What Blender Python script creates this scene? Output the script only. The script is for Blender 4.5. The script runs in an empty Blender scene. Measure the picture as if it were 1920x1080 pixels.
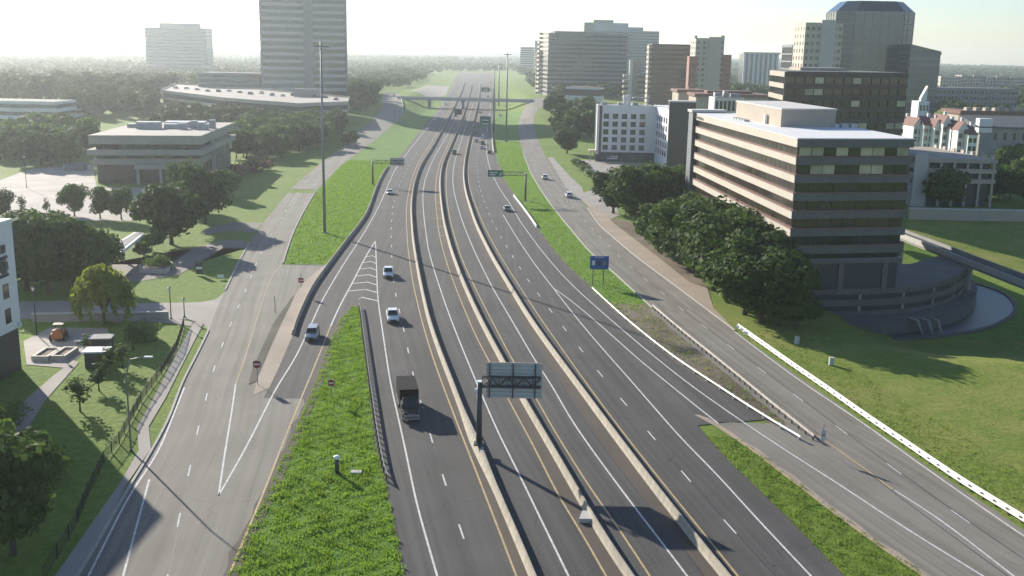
import bpy, math, random
import numpy as np
from mathutils import Vector, Matrix
random.seed(7)
SC = bpy.context.scene
COL = SC.collection
R = math.radians

# ------------------------------------------------------------------ camera
F, CAMH, ROLL = 1950.0, 44.0, R(1.1)
PITCH = math.atan(443 / F)
fwd = np.array([0, math.cos(PITCH), -math.sin(PITCH)])
_r0 = np.array([1.0, 0, 0]); _u0 = np.cross(_r0, fwd)
right = math.cos(ROLL) * _r0 + math.sin(ROLL) * _u0
up = np.cross(right, fwd)
CP = np.array([0, 0, CAMH])
cam = bpy.data.cameras.new('camera'); camo = bpy.data.objects.new('camera', cam); COL.objects.link(camo)
cam.sensor_width = 36; cam.lens = F / 1920 * 36; cam.clip_start = 0.5; cam.clip_end = 30000
camo.matrix_world = Matrix(((right[0], up[0], -fwd[0], 0), (right[1], up[1], -fwd[1], 0), (right[2], up[2], -fwd[2], CAMH), (0, 0, 0, 1)))
SC.camera = camo

# ------------------------------------------------------------------ sky and sun
SUN_EL, SUN_AZ = R(20.0), R(-36.8)          # azimuth from +Y, clockwise seen from above
W = bpy.data.worlds.new('World'); SC.world = W; W.use_nodes = True
nt = W.node_tree; nt.nodes.clear()
sky = nt.nodes.new('ShaderNodeTexSky'); sky.sky_type = 'NISHITA'; sky.sun_disc = False
sky.sun_elevation = SUN_EL; sky.sun_rotation = SUN_AZ; sky.altitude = 150; sky.air_density = 1.0; sky.dust_density = 0.4; sky.ozone_density = 2.5
bg = nt.nodes.new('ShaderNodeBackground'); bg.inputs[1].default_value = 0.078
out = nt.nodes.new('ShaderNodeOutputWorld')
tint = nt.nodes.new('ShaderNodeMix'); tint.data_type = 'RGBA'; tint.blend_type = 'MULTIPLY'; tint.inputs[0].default_value = 1.0; tint.inputs[7].default_value = (0.98, 1.0, 1.10, 1)
nt.links.new(sky.outputs[0], tint.inputs[6]); nt.links.new(tint.outputs[2], bg.inputs[0]); nt.links.new(bg.outputs[0], out.inputs[0])
sd = bpy.data.lights.new('sun', 'SUN'); sd.energy = 4.6; sd.angle = R(0.53); sd.color = (1.0, 0.92, 0.80)
so = bpy.data.objects.new('sun', sd); COL.objects.link(so); so.location = (-200, 300, 200)
_to = Vector((math.sin(SUN_AZ) * math.cos(SUN_EL), math.cos(SUN_AZ) * math.cos(SUN_EL), math.sin(SUN_EL)))
so.rotation_euler = _to.to_track_quat('Z', 'Y').to_euler()
vs = SC.view_settings; vs.view_transform = 'Standard'; vs.look = 'None'; vs.gamma = 1.0; vs.use_curve_mapping = False
vs.exposure = 0.95
SC.render.engine = 'CYCLES'
cy = SC.cycles
cy.use_denoising = True
cy.max_bounces = 5; cy.diffuse_bounces = 2; cy.glossy_bounces = 3; cy.transmission_bounces = 3; cy.volume_bounces = 1; cy.transparent_max_bounces = 8
cy.use_adaptive_sampling = True; cy.adaptive_threshold = 0.02
cy.sample_clamp_indirect = 8

# ------------------------------------------------------------------ materials
MATS = {}
def _new(name):
    m = bpy.data.materials.new(name); m.use_nodes = True
    n = m.node_tree; b = n.nodes['Principled BSDF']; MATS[name] = m
    return m, n, b
def mat(name, col, rough=0.7, metal=0.0, var=0.15, scale=0.6, bump=0.0, bscale=8.0, spec=0.5, detail=6, stretch=None, col2=None, objvar=0.0, emit=0.0):
    """procedural: noise-mottled colour (world space), optional second colour and bump"""
    m, n, b = _new(name)
    L = n.links
    b.inputs['Roughness'].default_value = rough; b.inputs['Metallic'].default_value = metal
    b.inputs['Specular IOR Level'].default_value = spec
    geo = n.nodes.new('ShaderNodeNewGeometry')
    vec = geo.outputs['Position']
    if stretch:
        mp = n.nodes.new('ShaderNodeMapping'); mp.inputs['Scale'].default_value = stretch
        L.new(vec, mp.inputs[0]); vec = mp.outputs[0]
    nz = n.nodes.new('ShaderNodeTexNoise'); nz.inputs['Scale'].default_value = scale; nz.inputs['Detail'].default_value = detail; nz.inputs['Roughness'].default_value = 0.65
    L.new(vec, nz.inputs['Vector'])
    rp = n.nodes.new('ShaderNodeValToRGB'); e = rp.color_ramp.elements
    e[0].position = 0.28; e[1].position = 0.72
    c2 = col2 if col2 else tuple(min(1, c * (1 + var)) for c in col)
    c1 = col if col2 else tuple(c * (1 - var) for c in col)
    e[0].color = (*c1, 1); e[1].color = (*c2, 1)
    L.new(nz.outputs[0], rp.inputs[0])
    csock = rp.outputs[0]
    if objvar:
        oi = n.nodes.new('ShaderNodeObjectInfo'); hs = n.nodes.new('ShaderNodeHueSaturation')
        mr = n.nodes.new('ShaderNodeMapRange'); mr.inputs[3].default_value = 1 - objvar; mr.inputs[4].default_value = 1 + objvar
        L.new(oi.outputs['Random'], mr.inputs[0]); L.new(mr.outputs[0], hs.inputs['Value']); L.new(csock, hs.inputs['Color']); csock = hs.outputs[0]
    L.new(csock, b.inputs['Base Color'])
    if bump:
        n2 = n.nodes.new('ShaderNodeTexNoise'); n2.inputs['Scale'].default_value = bscale; n2.inputs['Detail'].default_value = 4
        L.new(vec, n2.inputs['Vector'])
        bp = n.nodes.new('ShaderNodeBump'); bp.inputs['Strength'].default_value = bump; bp.inputs['Distance'].default_value = 0.2
        L.new(n2.outputs[0], bp.inputs['Height']); L.new(bp.outputs[0], b.inputs['Normal'])
    if emit:
        L.new(csock, b.inputs['Emission Color']); b.inputs['Emission Strength'].default_value = emit
    return m
def pavement(name, c_lo, c_hi, streak=0.25, patch=0.5, joint=0.0, rough=0.85):
    """road surface: fine grain + broad patches + tyre-polished streaks along the road (roughly +Y)"""
    m, n, b = _new(name); L = n.links
    b.inputs['Roughness'].default_value = rough; b.inputs['Specular IOR Level'].default_value = 0.3
    geo = n.nodes.new('ShaderNodeNewGeometry'); P = geo.outputs['Position']
    def noise(scale, st=(1, 1, 1), det=4):
        mp = n.nodes.new('ShaderNodeMapping'); mp.inputs['Scale'].default_value = st; L.new(P, mp.inputs[0])
        z = n.nodes.new('ShaderNodeTexNoise'); z.inputs['Scale'].default_value = scale; z.inputs['Detail'].default_value = det
        L.new(mp.outputs[0], z.inputs['Vector']); return z.outputs[0]
    def mth(op, a, bb):
        q = n.nodes.new('ShaderNodeMath'); q.operation = op
        for i, v in enumerate((a, bb)):
            if isinstance(v, (int, float)): q.inputs[i].default_value = v
            else: L.new(v, q.inputs[i])
        return q.outputs[0]
    g = noise(14, det=6); p = noise(0.11, det=5); 
    uvn = n.nodes.new('ShaderNodeUVMap'); mpu = n.nodes.new('ShaderNodeMapping'); mpu.inputs['Scale'].default_value = (1.25, 0.018, 1); L.new(uvn.outputs[0], mpu.inputs[0])
    zu = n.nodes.new('ShaderNodeTexNoise'); zu.inputs['Scale'].default_value = 1.0; zu.inputs['Detail'].default_value = 4; L.new(mpu.outputs[0], zu.inputs['Vector']); s = zu.outputs[0]
    f = mth('ADD', mth('MULTIPLY', g, 0.35), mth('ADD', mth('MULTIPLY', p, patch), mth('MULTIPLY', s, streak)))
    tot = 0.35 + patch + streak
    mr = n.nodes.new('ShaderNodeMapRange'); mr.inputs[1].default_value = tot * 0.36; mr.inputs[2].default_value = tot * 0.64
    L.new(f, mr.inputs[0])
    mx = n.nodes.new('ShaderNodeMix'); mx.data_type = 'RGBA'
    mx.inputs[6].default_value = (*c_lo, 1); mx.inputs[7].default_value = (*c_hi, 1)
    L.new(mr.outputs[0], mx.inputs[0])
    c = mx.outputs[2]
    if joint:
        # dark sealed cracks
        v = n.nodes.new('ShaderNodeTexVoronoi'); v.feature = 'DISTANCE_TO_EDGE'; v.inputs['Scale'].default_value = 0.08
        zz = n.nodes.new('ShaderNodeTexNoise'); zz.inputs['Scale'].default_value = 0.3; L.new(P, zz.inputs['Vector'])
        va = n.nodes.new('ShaderNodeVectorMath'); va.operation = 'MULTIPLY_ADD'; va.inputs[1].default_value = (4, 4, 0)
        L.new(zz.outputs[1], va.inputs[0]); L.new(P, va.inputs[2]); L.new(va.outputs[0], v.inputs['Vector'])
        lt = mth('LESS_THAN', v.outputs['Distance'], 0.0035)
        m2 = n.nodes.new('ShaderNodeMix'); m2.data_type = 'RGBA'; m2.inputs[7].default_value = (*[q * 0.45 for q in c_lo], 1)
        L.new(mth('MULTIPLY', lt, joint), m2.inputs[0]); L.new(c, m2.inputs[6]); c = m2.outputs[2]
    L.new(c, b.inputs['Base Color'])
    bp = n.nodes.new('ShaderNodeBump'); bp.inputs['Strength'].default_value = 0.25; bp.inputs['Distance'].default_value = 0.03
    L.new(g, bp.inputs['Height']); L.new(bp.outputs[0], b.inputs['Normal'])
    return m
def grassmat(name, c1, c2, c3, s1=0.05, s2=0.9, dry=0.35):
    m, n, b = _new(name); L = n.links
    b.inputs['Roughness'].default_value = 0.9; b.inputs['Specular IOR Level'].default_value = 0.2
    geo = n.nodes.new('ShaderNodeNewGeometry'); P = geo.outputs['Position']
    a = n.nodes.new('ShaderNodeTexNoise'); a.inputs['Scale'].default_value = s1; a.inputs['Detail'].default_value = 7; a.inputs['Roughness'].default_value = 0.7; L.new(P, a.inputs['Vector'])
    d = n.nodes.new('ShaderNodeTexNoise'); d.inputs['Scale'].default_value = s2; d.inputs['Detail'].default_value = 8; d.inputs['Roughness'].default_value = 0.75; L.new(P, d.inputs['Vector'])
    r1 = n.nodes.new('ShaderNodeMapRange'); r1.inputs[1].default_value = 0.35; r1.inputs[2].default_value = 0.65; L.new(d.outputs[0], r1.inputs[0])
    r2 = n.nodes.new('ShaderNodeMapRange'); r2.inputs[1].default_value = 0.45; r2.inputs[2].default_value = 0.75; r2.inputs[4].default_value = dry; L.new(a.outputs[0], r2.inputs[0])
    m1 = n.nodes.new('ShaderNodeMix'); m1.data_type = 'RGBA'; m1.inputs[6].default_value = (*c1, 1); m1.inputs[7].default_value = (*c2, 1); L.new(r1.outputs[0], m1.inputs[0])
    m2 = n.nodes.new('ShaderNodeMix'); m2.data_type = 'RGBA'; m2.inputs[7].default_value = (*c3, 1); L.new(r2.outputs[0], m2.inputs[0]); L.new(m1.outputs[2], m2.inputs[6])
    L.new(m2.outputs[2], b.inputs['Base Color'])
    bp = n.nodes.new('ShaderNodeBump'); bp.inputs['Strength'].default_value = 0.9; bp.inputs['Distance'].default_value = 0.35
    L.new(d.outputs[0], bp.inputs['Height']); L.new(bp.outputs[0], b.inputs['Normal'])
    return m
def leafmat(name, c1, c2, trans=0.25):
    m, n, b = _new(name); L = n.links
    b.inputs['Roughness'].default_value = 0.75; b.inputs['Specular IOR Level'].default_value = 0.25
    geo = n.nodes.new('ShaderNodeNewGeometry'); oi = n.nodes.new('ShaderNodeObjectInfo')
    z = n.nodes.new('ShaderNodeTexNoise'); z.inputs['Scale'].default_value = 0.55; z.inputs['Detail'].default_value = 5; L.new(geo.outputs['Position'], z.inputs['Vector'])
    ad = n.nodes.new('ShaderNodeMath'); ad.operation = 'MULTIPLY_ADD'; ad.inputs[1].default_value = 0.5; L.new(oi.outputs['Random'], ad.inputs[0]); L.new(z.outputs[0], ad.inputs[2])
    r1 = n.nodes.new('ShaderNodeMapRange'); r1.inputs[1].default_value = 0.4; r1.inputs[2].default_value = 1.05; L.new(ad.outputs[0], r1.inputs[0])
    m1 = n.nodes.new('ShaderNodeMix'); m1.data_type = 'RGBA'; m1.inputs[6].default_value = (*c1, 1); m1.inputs[7].default_value = (*c2, 1); L.new(r1.outputs[0], m1.inputs[0])
    L.new(m1.outputs[2], b.inputs['Base Color'])
    t = n.nodes.new('ShaderNodeBsdfTranslucent'); L.new(m1.outputs[2], t.inputs[0])
    ms = n.nodes.new('ShaderNodeMixShader'); ms.inputs[0].default_value = trans
    L.new(b.outputs[0], ms.inputs[1]); L.new(t.outputs[0], ms.inputs[2]); L.new(ms.outputs[0], n.nodes['Material Output'].inputs[0])
    return m
def flat(name, col, rough=0.6, metal=0.0, spec=0.5):
    return mat(name, col, rough, metal, var=0.08, scale=1.5, spec=spec, detail=3)

pavement('asphalt', (0.050, 0.049, 0.047), (0.098, 0.094, 0.089), 1.0, 0.5, joint=0.5)
pavement('asphalt_shoulder', (0.075, 0.062, 0.052), (0.115, 0.092, 0.075), 0.3, 0.5)
pavement('concrete_road', (0.150, 0.136, 0.113), (0.255, 0.235, 0.200), 0.75, 0.45, joint=0.25)
pavement('concrete_gore', (0.20, 0.185, 0.165), (0.29, 0.27, 0.24), 0.2, 0.5, joint=0.35)
pavement('sidewalk', (0.27, 0.245, 0.215), (0.37, 0.34, 0.30), 0.05, 0.5)
pavement('tan_paving', (0.30, 0.24, 0.185), (0.41, 0.34, 0.27), 0.05, 0.5)
pavement('parking_lot', (0.30, 0.27, 0.235), (0.44, 0.40, 0.355), 0.05, 0.6, joint=0.4)
pavement('ditch_dark', (0.020, 0.020, 0.014), (0.085, 0.075, 0.050), 0.0, 0.9)
pavement('dirt', (0.085, 0.060, 0.042), (0.22, 0.18, 0.13), 0.0, 0.9)
grassmat('grass', (0.085, 0.155, 0.016), (0.185, 0.285, 0.036), (0.28, 0.29, 0.065), dry=0.45)
grassmat('verge_grass', (0.060, 0.150, 0.016), (0.150, 0.300, 0.036), (0.24, 0.30, 0.07), s1=0.15, s2=1.6, dry=0.6)
grassmat('lawn', (0.110, 0.165, 0.022), (0.215, 0.275, 0.042), (0.33, 0.29, 0.095), s1=0.08, s2=1.1, dry=0.85)
mat('barrier_concrete', (0.26, 0.232, 0.18), 0.88, var=0.0, scale=0.9, bump=0.15, col2=(0.48, 0.435, 0.345), detail=9, stretch=(1.2, 1.2, 0.18))
mat('white_rail', (0.72, 0.72, 0.68), 0.6, var=0.1, scale=0.5)
mat('weathered_rail', (0.30, 0.27, 0.235), 0.7, 0.2, var=0.35, scale=1.0)
mat('galvanised', (0.42, 0.43, 0.43), 0.45, 0.6, var=0.15, scale=2)
mat('dark_post', (0.06, 0.05, 0.042), 0.8, var=0.2, scale=3)
mat('white_paint', (0.36, 0.355, 0.34), 0.8, scale=1.6, col2=(0.76, 0.75, 0.72), detail=10)
mat('yellow_paint', (0.30, 0.22, 0.12), 0.8, scale=1.6, col2=(0.58, 0.43, 0.19), detail=10)
mat('curb', (0.36, 0.34, 0.30), 0.85, var=0.15, scale=1)

# ------------------------------------------------------------------ mesh helpers
def tag(o, label=None, cat=None, group=None, kind=None):
    if label: o['label'] = label
    if cat: o['category'] = cat
    if group: o['group'] = group
    if kind: o['kind'] = kind
    return o
class MB:
    def __init__(s): s.v = []; s.f = []
    def add(s, vs, fs):
        k = len(s.v); s.v += [tuple(map(float, q)) for q in vs]; s.f += [tuple(i + k for i in g) for g in fs]; return s
    def box(s, c, size, rz=0.0, ux=None):
        """centre, full size, rotation about z"""
        a, b, h = size[0] / 2, size[1] / 2, size[2] / 2
        cs, sn = math.cos(rz), math.sin(rz)
        vs = []
        for dz in (-h, h):
            for dx, dy in ((-a, -b), (a, -b), (a, b), (-a, b)):
                vs.append((c[0] + dx * cs - dy * sn, c[1] + dx * sn + dy * cs, c[2] + dz))
        return s.add(vs, [(3, 2, 1, 0), (4, 5, 6, 7), (0, 1, 5, 4), (1, 2, 6, 5), (2, 3, 7, 6), (3, 0, 4, 7)])
    def prism(s, poly, z0, z1):
        """vertical prism over a ccw xy polygon; z0/z1 numbers or per-vertex lists"""
        n = len(poly)
        Z0 = z0 if hasattr(z0, '__len__') else [z0] * n; Z1 = z1 if hasattr(z1, '__len__') else [z1] * n
        vs = [(p[0], p[1], Z0[i]) for i, p in enumerate(poly)] + [(p[0], p[1], Z1[i]) for i, p in enumerate(poly)]
        fs = [tuple(range(n - 1, -1, -1)), tuple(range(n, 2 * n))] + [(i, (i + 1) % n, n + (i + 1) % n, n + i) for i in range(n)]
        return s.add(vs, fs)
    def bar(s, a, b, w, d=None):
        """square bar between two points"""
        d = d or w; a = Vector(a); b = Vector(b); t = (b - a).normalized()
        x = t.cross(Vector((0, 0, 1)))
        if x.length < 1e-4: x = Vector((1, 0, 0))
        x.normalize(); y = x.cross(t)
        vs = []
        for p in (a, b):
            for i, j in ((-1, -1), (1, -1), (1, 1), (-1, 1)): vs.append(p + x * (i * w / 2) + y * (j * d / 2))
        return s.add(vs, [(0, 1, 2, 3), (7, 6, 5, 4), (1, 0, 4, 5), (2, 1, 5, 6), (3, 2, 6, 7), (0, 3, 7, 4)])
    def tube(s, pts, rs, n=8, cap=True):
        pts = [Vector(p) for p in pts]; k = len(s.v); rings = []
        if not hasattr(rs, '__len__'): rs = [rs] * len(pts)
        px = None
        for i, p in enumerate(pts):
            t = (pts[min(i + 1, len(pts) - 1)] - pts[max(i - 1, 0)]).normalized()
            x = (px - t * px.dot(t)) if px else t.cross(Vector((0, 0, 1)))
            if x.length < 1e-4: x = Vector((1, 0, 0))
            x.normalize(); px = x; y = t.cross(x)
            rings.append([p + (x * math.cos(2 * math.pi * j / n) + y * math.sin(2 * math.pi * j / n)) * rs[i] for j in range(n)])
        vs = [q for r in rings for q in r]; fs = []
        for i in range(len(pts) - 1):
            for j in range(n): fs.append((i * n + j, i * n + (j + 1) % n, (i + 1) * n + (j + 1) % n, (i + 1) * n + j))
        if cap: fs += [tuple(range(n - 1, -1, -1)), tuple(range((len(pts) - 1) * n, len(pts) * n))]
        return s.add(vs, fs)
    def mesh(s, name, m, loc=(0, 0, 0), smooth=False):
        me = bpy.data.meshes.new(name)
        v = [(p[0] - loc[0], p[1] - loc[1], p[2] - loc[2]) for p in s.v] if any(loc) else s.v
        me.from_pydata(v, [], s.f)
        if m: me.materials.append(MATS[m])
        if smooth: me.polygons.foreach_set('use_smooth', [True] * len(me.polygons))
        return me
    def build(s, name, m, parent=None, smooth=False, loc=None):
        """loc: world base point (origin). Under a parent the coordinates are the parent's local ones"""
        L = loc or (0, 0, 0)
        o = bpy.data.objects.new(name, s.mesh(name, m, L, smooth)); COL.objects.link(o)
        if loc: o.location = loc
        if parent: o.parent = parent
        return o
def link(name, me, parent=None, loc=(0, 0, 0), rz=0.0, scale=None):
    o = bpy.data.objects.new(name, me); COL.objects.link(o); o.location = loc
    if rz: o.rotation_euler = (0, 0, rz)
    if scale: o.scale = scale
    if parent: o.parent = parent
    return o
def empty(name, loc, rz=0.0, label=None, cat=None, group=None):
    o = bpy.data.objects.new(name, None); COL.objects.link(o); o.location = loc; o.rotation_euler = (0, 0, rz); o.empty_display_size = 0.5
    return tag(o, label, cat, group)
def copy_tree(o, parent=None):
    c = o.copy(); COL.objects.link(c); c.parent = parent
    for ch in list(KIDS.get(o.name, [])): copy_tree(ch, c)
    return c
KIDS = {}
def note_kids(o):
    KIDS[o.name] = list(o.children)
    for c in o.children: note_kids(c)
UB = {}
def ubox(m):
    if m not in UB:
        b = MB(); b.box((0, 0, 0), (1, 1, 1)); UB[m] = b.mesh('unit_' + m, m)
    return UB[m]

# ------------------------------------------------------------------ picture -> place
def ray(x, y): return fwd + right * ((x - 960) / F) - up * ((y - 540) / F)
def G0(x, y, z=0.0):
    d = ray(x, y); t = (z - CAMH) / d[2]; return CP + d * t
def AT(x, y, Y):
    """the point on the sight line through (x, y) at distance Y along the road"""
    d = ray(x, y); return CP + d * (Y / d[1])
def PX(p):
    v = np.array(p, float) - CP; k = v.dot(fwd); return 960 + F * v.dot(right) / k, 540 - F * v.dot(up) / k
def sm(t):
    t = min(1, max(0, t)); return t * t * (3 - 2 * t)
class Curve:
    """a line along the road traced as picture points, kept as x(Y) on the ground; smoothed"""
    def __init__(s, pts, z=0.0, sig=14, G=None):
        pts = sorted(pts, key=lambda p: p[1]); ys = np.array([p[1] for p in pts], float); xs = np.array([p[0] for p in pts], float)
        n = max(8, int((ys[-1] - ys[0]) / 2)); yy = np.linspace(ys[0], ys[-1], n); xx = np.interp(yy, ys, xs)
        dy = yy[1] - yy[0]
        if sig:
            # smooth more where the picture points lie far apart (near), less far away
            o = np.empty(n)
            for i in range(n):
                sg = min(max(3.0, sig * (0.25 + (yy[i] - 100) / 500)), max(2.0, (yy[i] - ys[0]) * .45 + 1), max(2.0, (ys[-1] - yy[i]) * .45 + 1))
                w = np.exp(-((yy - yy[i]) / sg) ** 2 / 2); o[i] = (w * xx).sum() / w.sum()
                # kernel mean shift compensation
                ym = (w * yy).sum() / w.sum(); k = min(max(i, 1), n - 2); o[i] += (yy[i] - ym) * (xx[k + 1] - xx[k - 1]) / (2 * dy)
            xx = o
        g = G or (lambda a, b: G0(a, b, z))
        W_ = [g(a, b) for a, b in zip(xx, yy)]
        W_.sort(key=lambda p: p[1])
        s.Y = np.array([p[1] for p in W_]); s.X = np.array([p[0] for p in W_])
        k = min(6, len(s.Y) - 1)
        s.s0 = (s.X[k] - s.X[0]) / (s.Y[k] - s.Y[0]); s.s1 = (s.X[-1] - s.X[-1 - k]) / (s.Y[-1] - s.Y[-1 - k])
    def __call__(s, Y):
        if Y < s.Y[0]: return s.X[0] + (Y - s.Y[0]) * s.s0
        if Y > s.Y[-1]: return s.X[-1] + (Y - s.Y[-1]) * s.s1
        return float(np.interp(Y, s.Y, s.X))
    def head(s, Y): return math.atan2(s(Y + 3) - s(Y - 3), 6.0)     # from +Y towards +X
    @property
    def lo(s): return s.Y[0]
    @property
    def hi(s): return s.Y[-1]
# ------------------------------------------------------------------ traced lines of the highway
ML = Curve([(498,739),(519,692),(547,629),(557,600),(585,540),(637,472),(687,407),(697,380),(711,341),(729,313),(751,293),(784,250),(808,221),(828,199),(840,175),(854,146),(862,128)])
GL = Curve([(440,1073),(467,1003),(500,947),(520,900),(547,837),(577,770),(597,720),(603,707),(617,660),(638,607),(650,590),(665,575)])
GR = Curve([(753,1073),(737,987),(727,937),(718,890),(702,837),(693,753),(687,705),(682,660),(675,600),(670,575)])
MRU = Curve([(1493,822),(1413,775),(1333,722),(1277,687),(1207,632),(1160,592),(1110,545),(1057,497),(1017,448),(1005,425),(963,367),(952,352),(937,329),(929,288),(926,268),(925,245),(928,215),(930,190),(928,160),(926,128)])
MRL = Curve([(1577,1075),(1467,960),(1347,847),(1285,768)])
SGR = Curve([(1727,1075),(1647,1020),(1547,947),(1447,867),(1350,800),(1285,767)])
W_L1 = Curve([(818,1075),(782,950),(755,820),(732,720),(717,620),(708,560),(706,500),(704,452)])
W_RAMP = Curve([(410,930),(460,843),(500,763),(520,723),(550,680),(580,617),(600,570),(640,502),(683,437),(708,393),(719,368),(739,320),(760,291),(789,255),(812,222),(832,197),(845,172),(857,146)])
W_GOREL = Curve([(620,612),(640,567),(660,533),(682,487),(704,452)])
Y_RAMP = Curve([(433,1070),(467,990),(500,910),(547,790),(573,727),(590,687),(620,612)])
W_GL = Curve([(410,930),(420,860),(435,770),(442,720)])
D_L = Curve([(890,1070),(863,992),(833,902),(807,817),(775,707),(765,657),(757,617),(748,580),(740,545),(735,500),(734,465),(733,420),(739,373),(747,351),(762,318),(784,284),(806,254),(828,218),(845,188),(858,160)])
Y_1 = Curve([(965,1073),(923,963),(883,860),(853,783),(829,720),(810,667),(790,600),(773,527),(764,460),(761,393),(764,372),(770,341),(783,306),(807,270),(827,236),(846,199),(861,169),(869,146)])
B_1 = Curve([(998,1073),(960,983),(930,915),(900,842),(873,783),(850,722),(823,653),(803,593),(787,520),(775,450),(771,393),(772,372),(777,341),(789,308),(813,272),(833,236),(852,199),(866,171),(874,146)], z=0.5)
W_1 = Curve([(1063,1075),(1007,960),(970,883),(933,810),(903,740),(890,710),(860,637),(837,577),(817,517),(803,470),(795,410),(792,370),(796,337),(813,296),(833,264),(851,230),(865,200),(874,180),(884,150)])
Y_2 = Curve([(1133,1075),(1083,987),(1050,937),(997,830),(953,750),(920,683),(890,627),(857,547),(837,493),(823,440),(816,377),(817,340),(824,305),(840,272),(855,238),(868,207)])
B_2 = Curve([(1179,1075),(1140,1018),(1107,964),(1070,899),(1017,808),(983,750),(947,684),(923,640),(893,582),(867,524),(847,470),(833,418),(826,367),(825,332),(830,305),(845,274),(859,240),(871,209),(878,187),(885,160),(889,140)], z=0.5)
Y_3 = Curve([(1213,1073),(1157,987),(1107,917),(1040,810),(1007,750),(963,680),(930,617),(897,553),(867,490),(847,427),(838,380),(836,340),(839,305),(852,274),(865,240),(876,209)])
W_4 = Curve([(1280,1070),(1240,1017),(1173,930),(1107,840),(1070,787),(1033,720),(1003,677),(963,607),(923,540),(890,473),(867,417),(851,362),(848,335),(852,303),(863,270),(874,235),(885,200)])
B_3 = Curve([(1357,1073),(1323,1032),(1293,994),(1260,953),(1207,885),(1140,796),(1083,719),(1033,652),(993,596),(957,537),(923,481),(893,421),(874,363),(869,332),(871,303),(878,269),(888,228),(897,190),(900,165),(899,144)], z=0.5)
Y_5 = Curve([(1377,1073),(1300,977),(1240,903),(1173,818),(1107,730),(1054,655),(1012,596),(974,537),(938,481),(906,421),(883,363),(877,332),(878,303),(885,269),(895,228),(904,190)])
D_R = Curve([(1443,1072),(1352,970),(1280,887),(1217,812),(1166,750),(1122,698),(1087,653),(1057,615),(1030,580),(1008,550),(988,523),(973,500),(959,478),(947,458),(937,442),(928,425),(920,410),(910,385),(902,363),(895,330),(893,303),(897,269),(904,235),(911,205),(913,180),(911,155)])
W_6 = Curve([(1513,1073),(1413,967),(1347,893),(1277,823),(1187,719),(1123,647),(1073,587),(1037,540),(1000,493),(967,443),(943,403)])
W_6B = Curve([(1347,795),(1280,742),(1250,717),(1207,683),(1140,623),(1083,573),(1037,540)])
W_7 = Curve([(1830,1073),(1690,987),(1580,913),(1480,850),(1390,790),(1290,720),(1207,653),(1160,613),(1107,567),(1060,523),(1017,473),(973,413),(960,387),(938,357),(919,320),(912,288),(911,262),(915,232),(919,205),(920,180)])
Y_7 = Curve([(1700,1060),(1540,945),(1440,868),(1347,797)])
# left frontage road
LFL = Curve([(100,1150),(167,1047),(237,923),(283,850),(317,787),(342,717),(362,680),(392,620),(413,562),(425,540),(443,500),(467,457),(500,410),(545,355)], sig=10)
LFW = Curve([(170,1073),(243,927),(296,853),(322,787),(346,727)])
LFW2 = Curve([(233,1073),(280,900)])
LFD = Curve([(317,1067),(337,967),(356,878),(371,806),(387,745),(400,695),(417,647),(433,608),(448,573),(462,542),(483,488),(503,450),(530,405),(562,357)], sig=10)
LGR = Curve([(442,720),(457,680),(477,613),(507,520),(530,493)])
LFR = Curve([(530,493),(547,440),(567,400),(592,358)])
# right frontage road
RFD = Curve([(1907,1043),(1775,952),(1667,873),(1575,805),(1498,747),(1433,698),(1378,657),(1330,620),(1285,587),(1252,558),(1220,532),(1192,510),(1167,487),(1130,450),(1095,412),(1060,375)])
RFW = Curve([(2010,1065),(1920,1007),(1747,887),(1613,790),(1507,720),(1430,663),(1377,622)])
RFY = Curve([(1533,817),(1580,850),(1673,918)])
RFW3 = Curve([(1677,920),(1767,977),(1890,1073)])
R1 = Curve([(1500,828),(1413,776),(1333,722),(1277,687),(1207,632),(1160,592),(1110,545)])
R2 = Curve([(1525,828),(1447,766),(1395,722),(1280,629),(1223,580)])
R3 = Curve([(2000,1040),(1920,983),(1813,920),(1713,850),(1613,782),(1543,730),(1520,716),(1407,635),(1383,618)])
RFRs = Curve([(2000,1055),(1920,993),(1713,858),(1543,738),(1407,643),(1377,620),(1280,547),(1190,480),(1123,423),(1097,383)])

# ------------------------------------------------------------------ terrain
def rise(Y):
    if Y < 870: return 6.5 * sm((Y - 430) / 400)
    return 6.5 - 5.0 * sm((Y - 880) / 420)
def hgt(X, Y):
    h = 0.0
    if Y > 430:
        d = max(ML(Y) - 5 - X, X - MRU(Y) - 5)
        h += rise(Y) * sm(d / 26)
    if X > 20 and Y < 330:
        e = X - max(RFRs(max(Y, 60)), -1e9) - 1.5
        far = 1 - sm((Y - 235) / 80)
        # the lawn falls towards the canal in front of the office block, not beside its entrance drive
        near = sm((X - 47) / 26)
        h -= 6.0 * sm(e / 30) * far * near * sm((Y - 146) / 36)
    return h
def G(x, y, dz=0.0):
    z = 0.0
    for _ in range(14):
        p = G0(x, y, z + dz); z = 0.5 * z + 0.5 * hgt(p[0], p[1])
    p = G0(x, y, z + dz); p[2] = hgt(p[0], p[1]) + dz
    return p
def GC(pts, sig=10): return Curve(pts, sig=sig, G=lambda a, b: G(a, b))

# upper frontage roads climb with the ground
LFLu = GC([(545,355),(600,307),(640,279),(677,242),(700,224),(714,208),(718,190),(719,174)], 5)
LFRu = GC([(592,358),(610,340),(640,309),(690,274),(722,247),(745,228),(756,213),(754,198),(750,176)], 5)
RFLu = GC([(1225,578),(1150,510),(1107,473),(1060,417),(1030,379),(1012,352),(996,325),(982,288),(975,264),(971,235),(977,214),(985,200),(990,188)], 8)
RFRu = GC([(1377,620),(1280,547),(1190,480),(1123,423),(1097,383),(1059,351),(1046,330),(1025,296),(1008,262),(1000,236),(1003,214),(1014,200),(1024,190)], 8)

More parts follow.
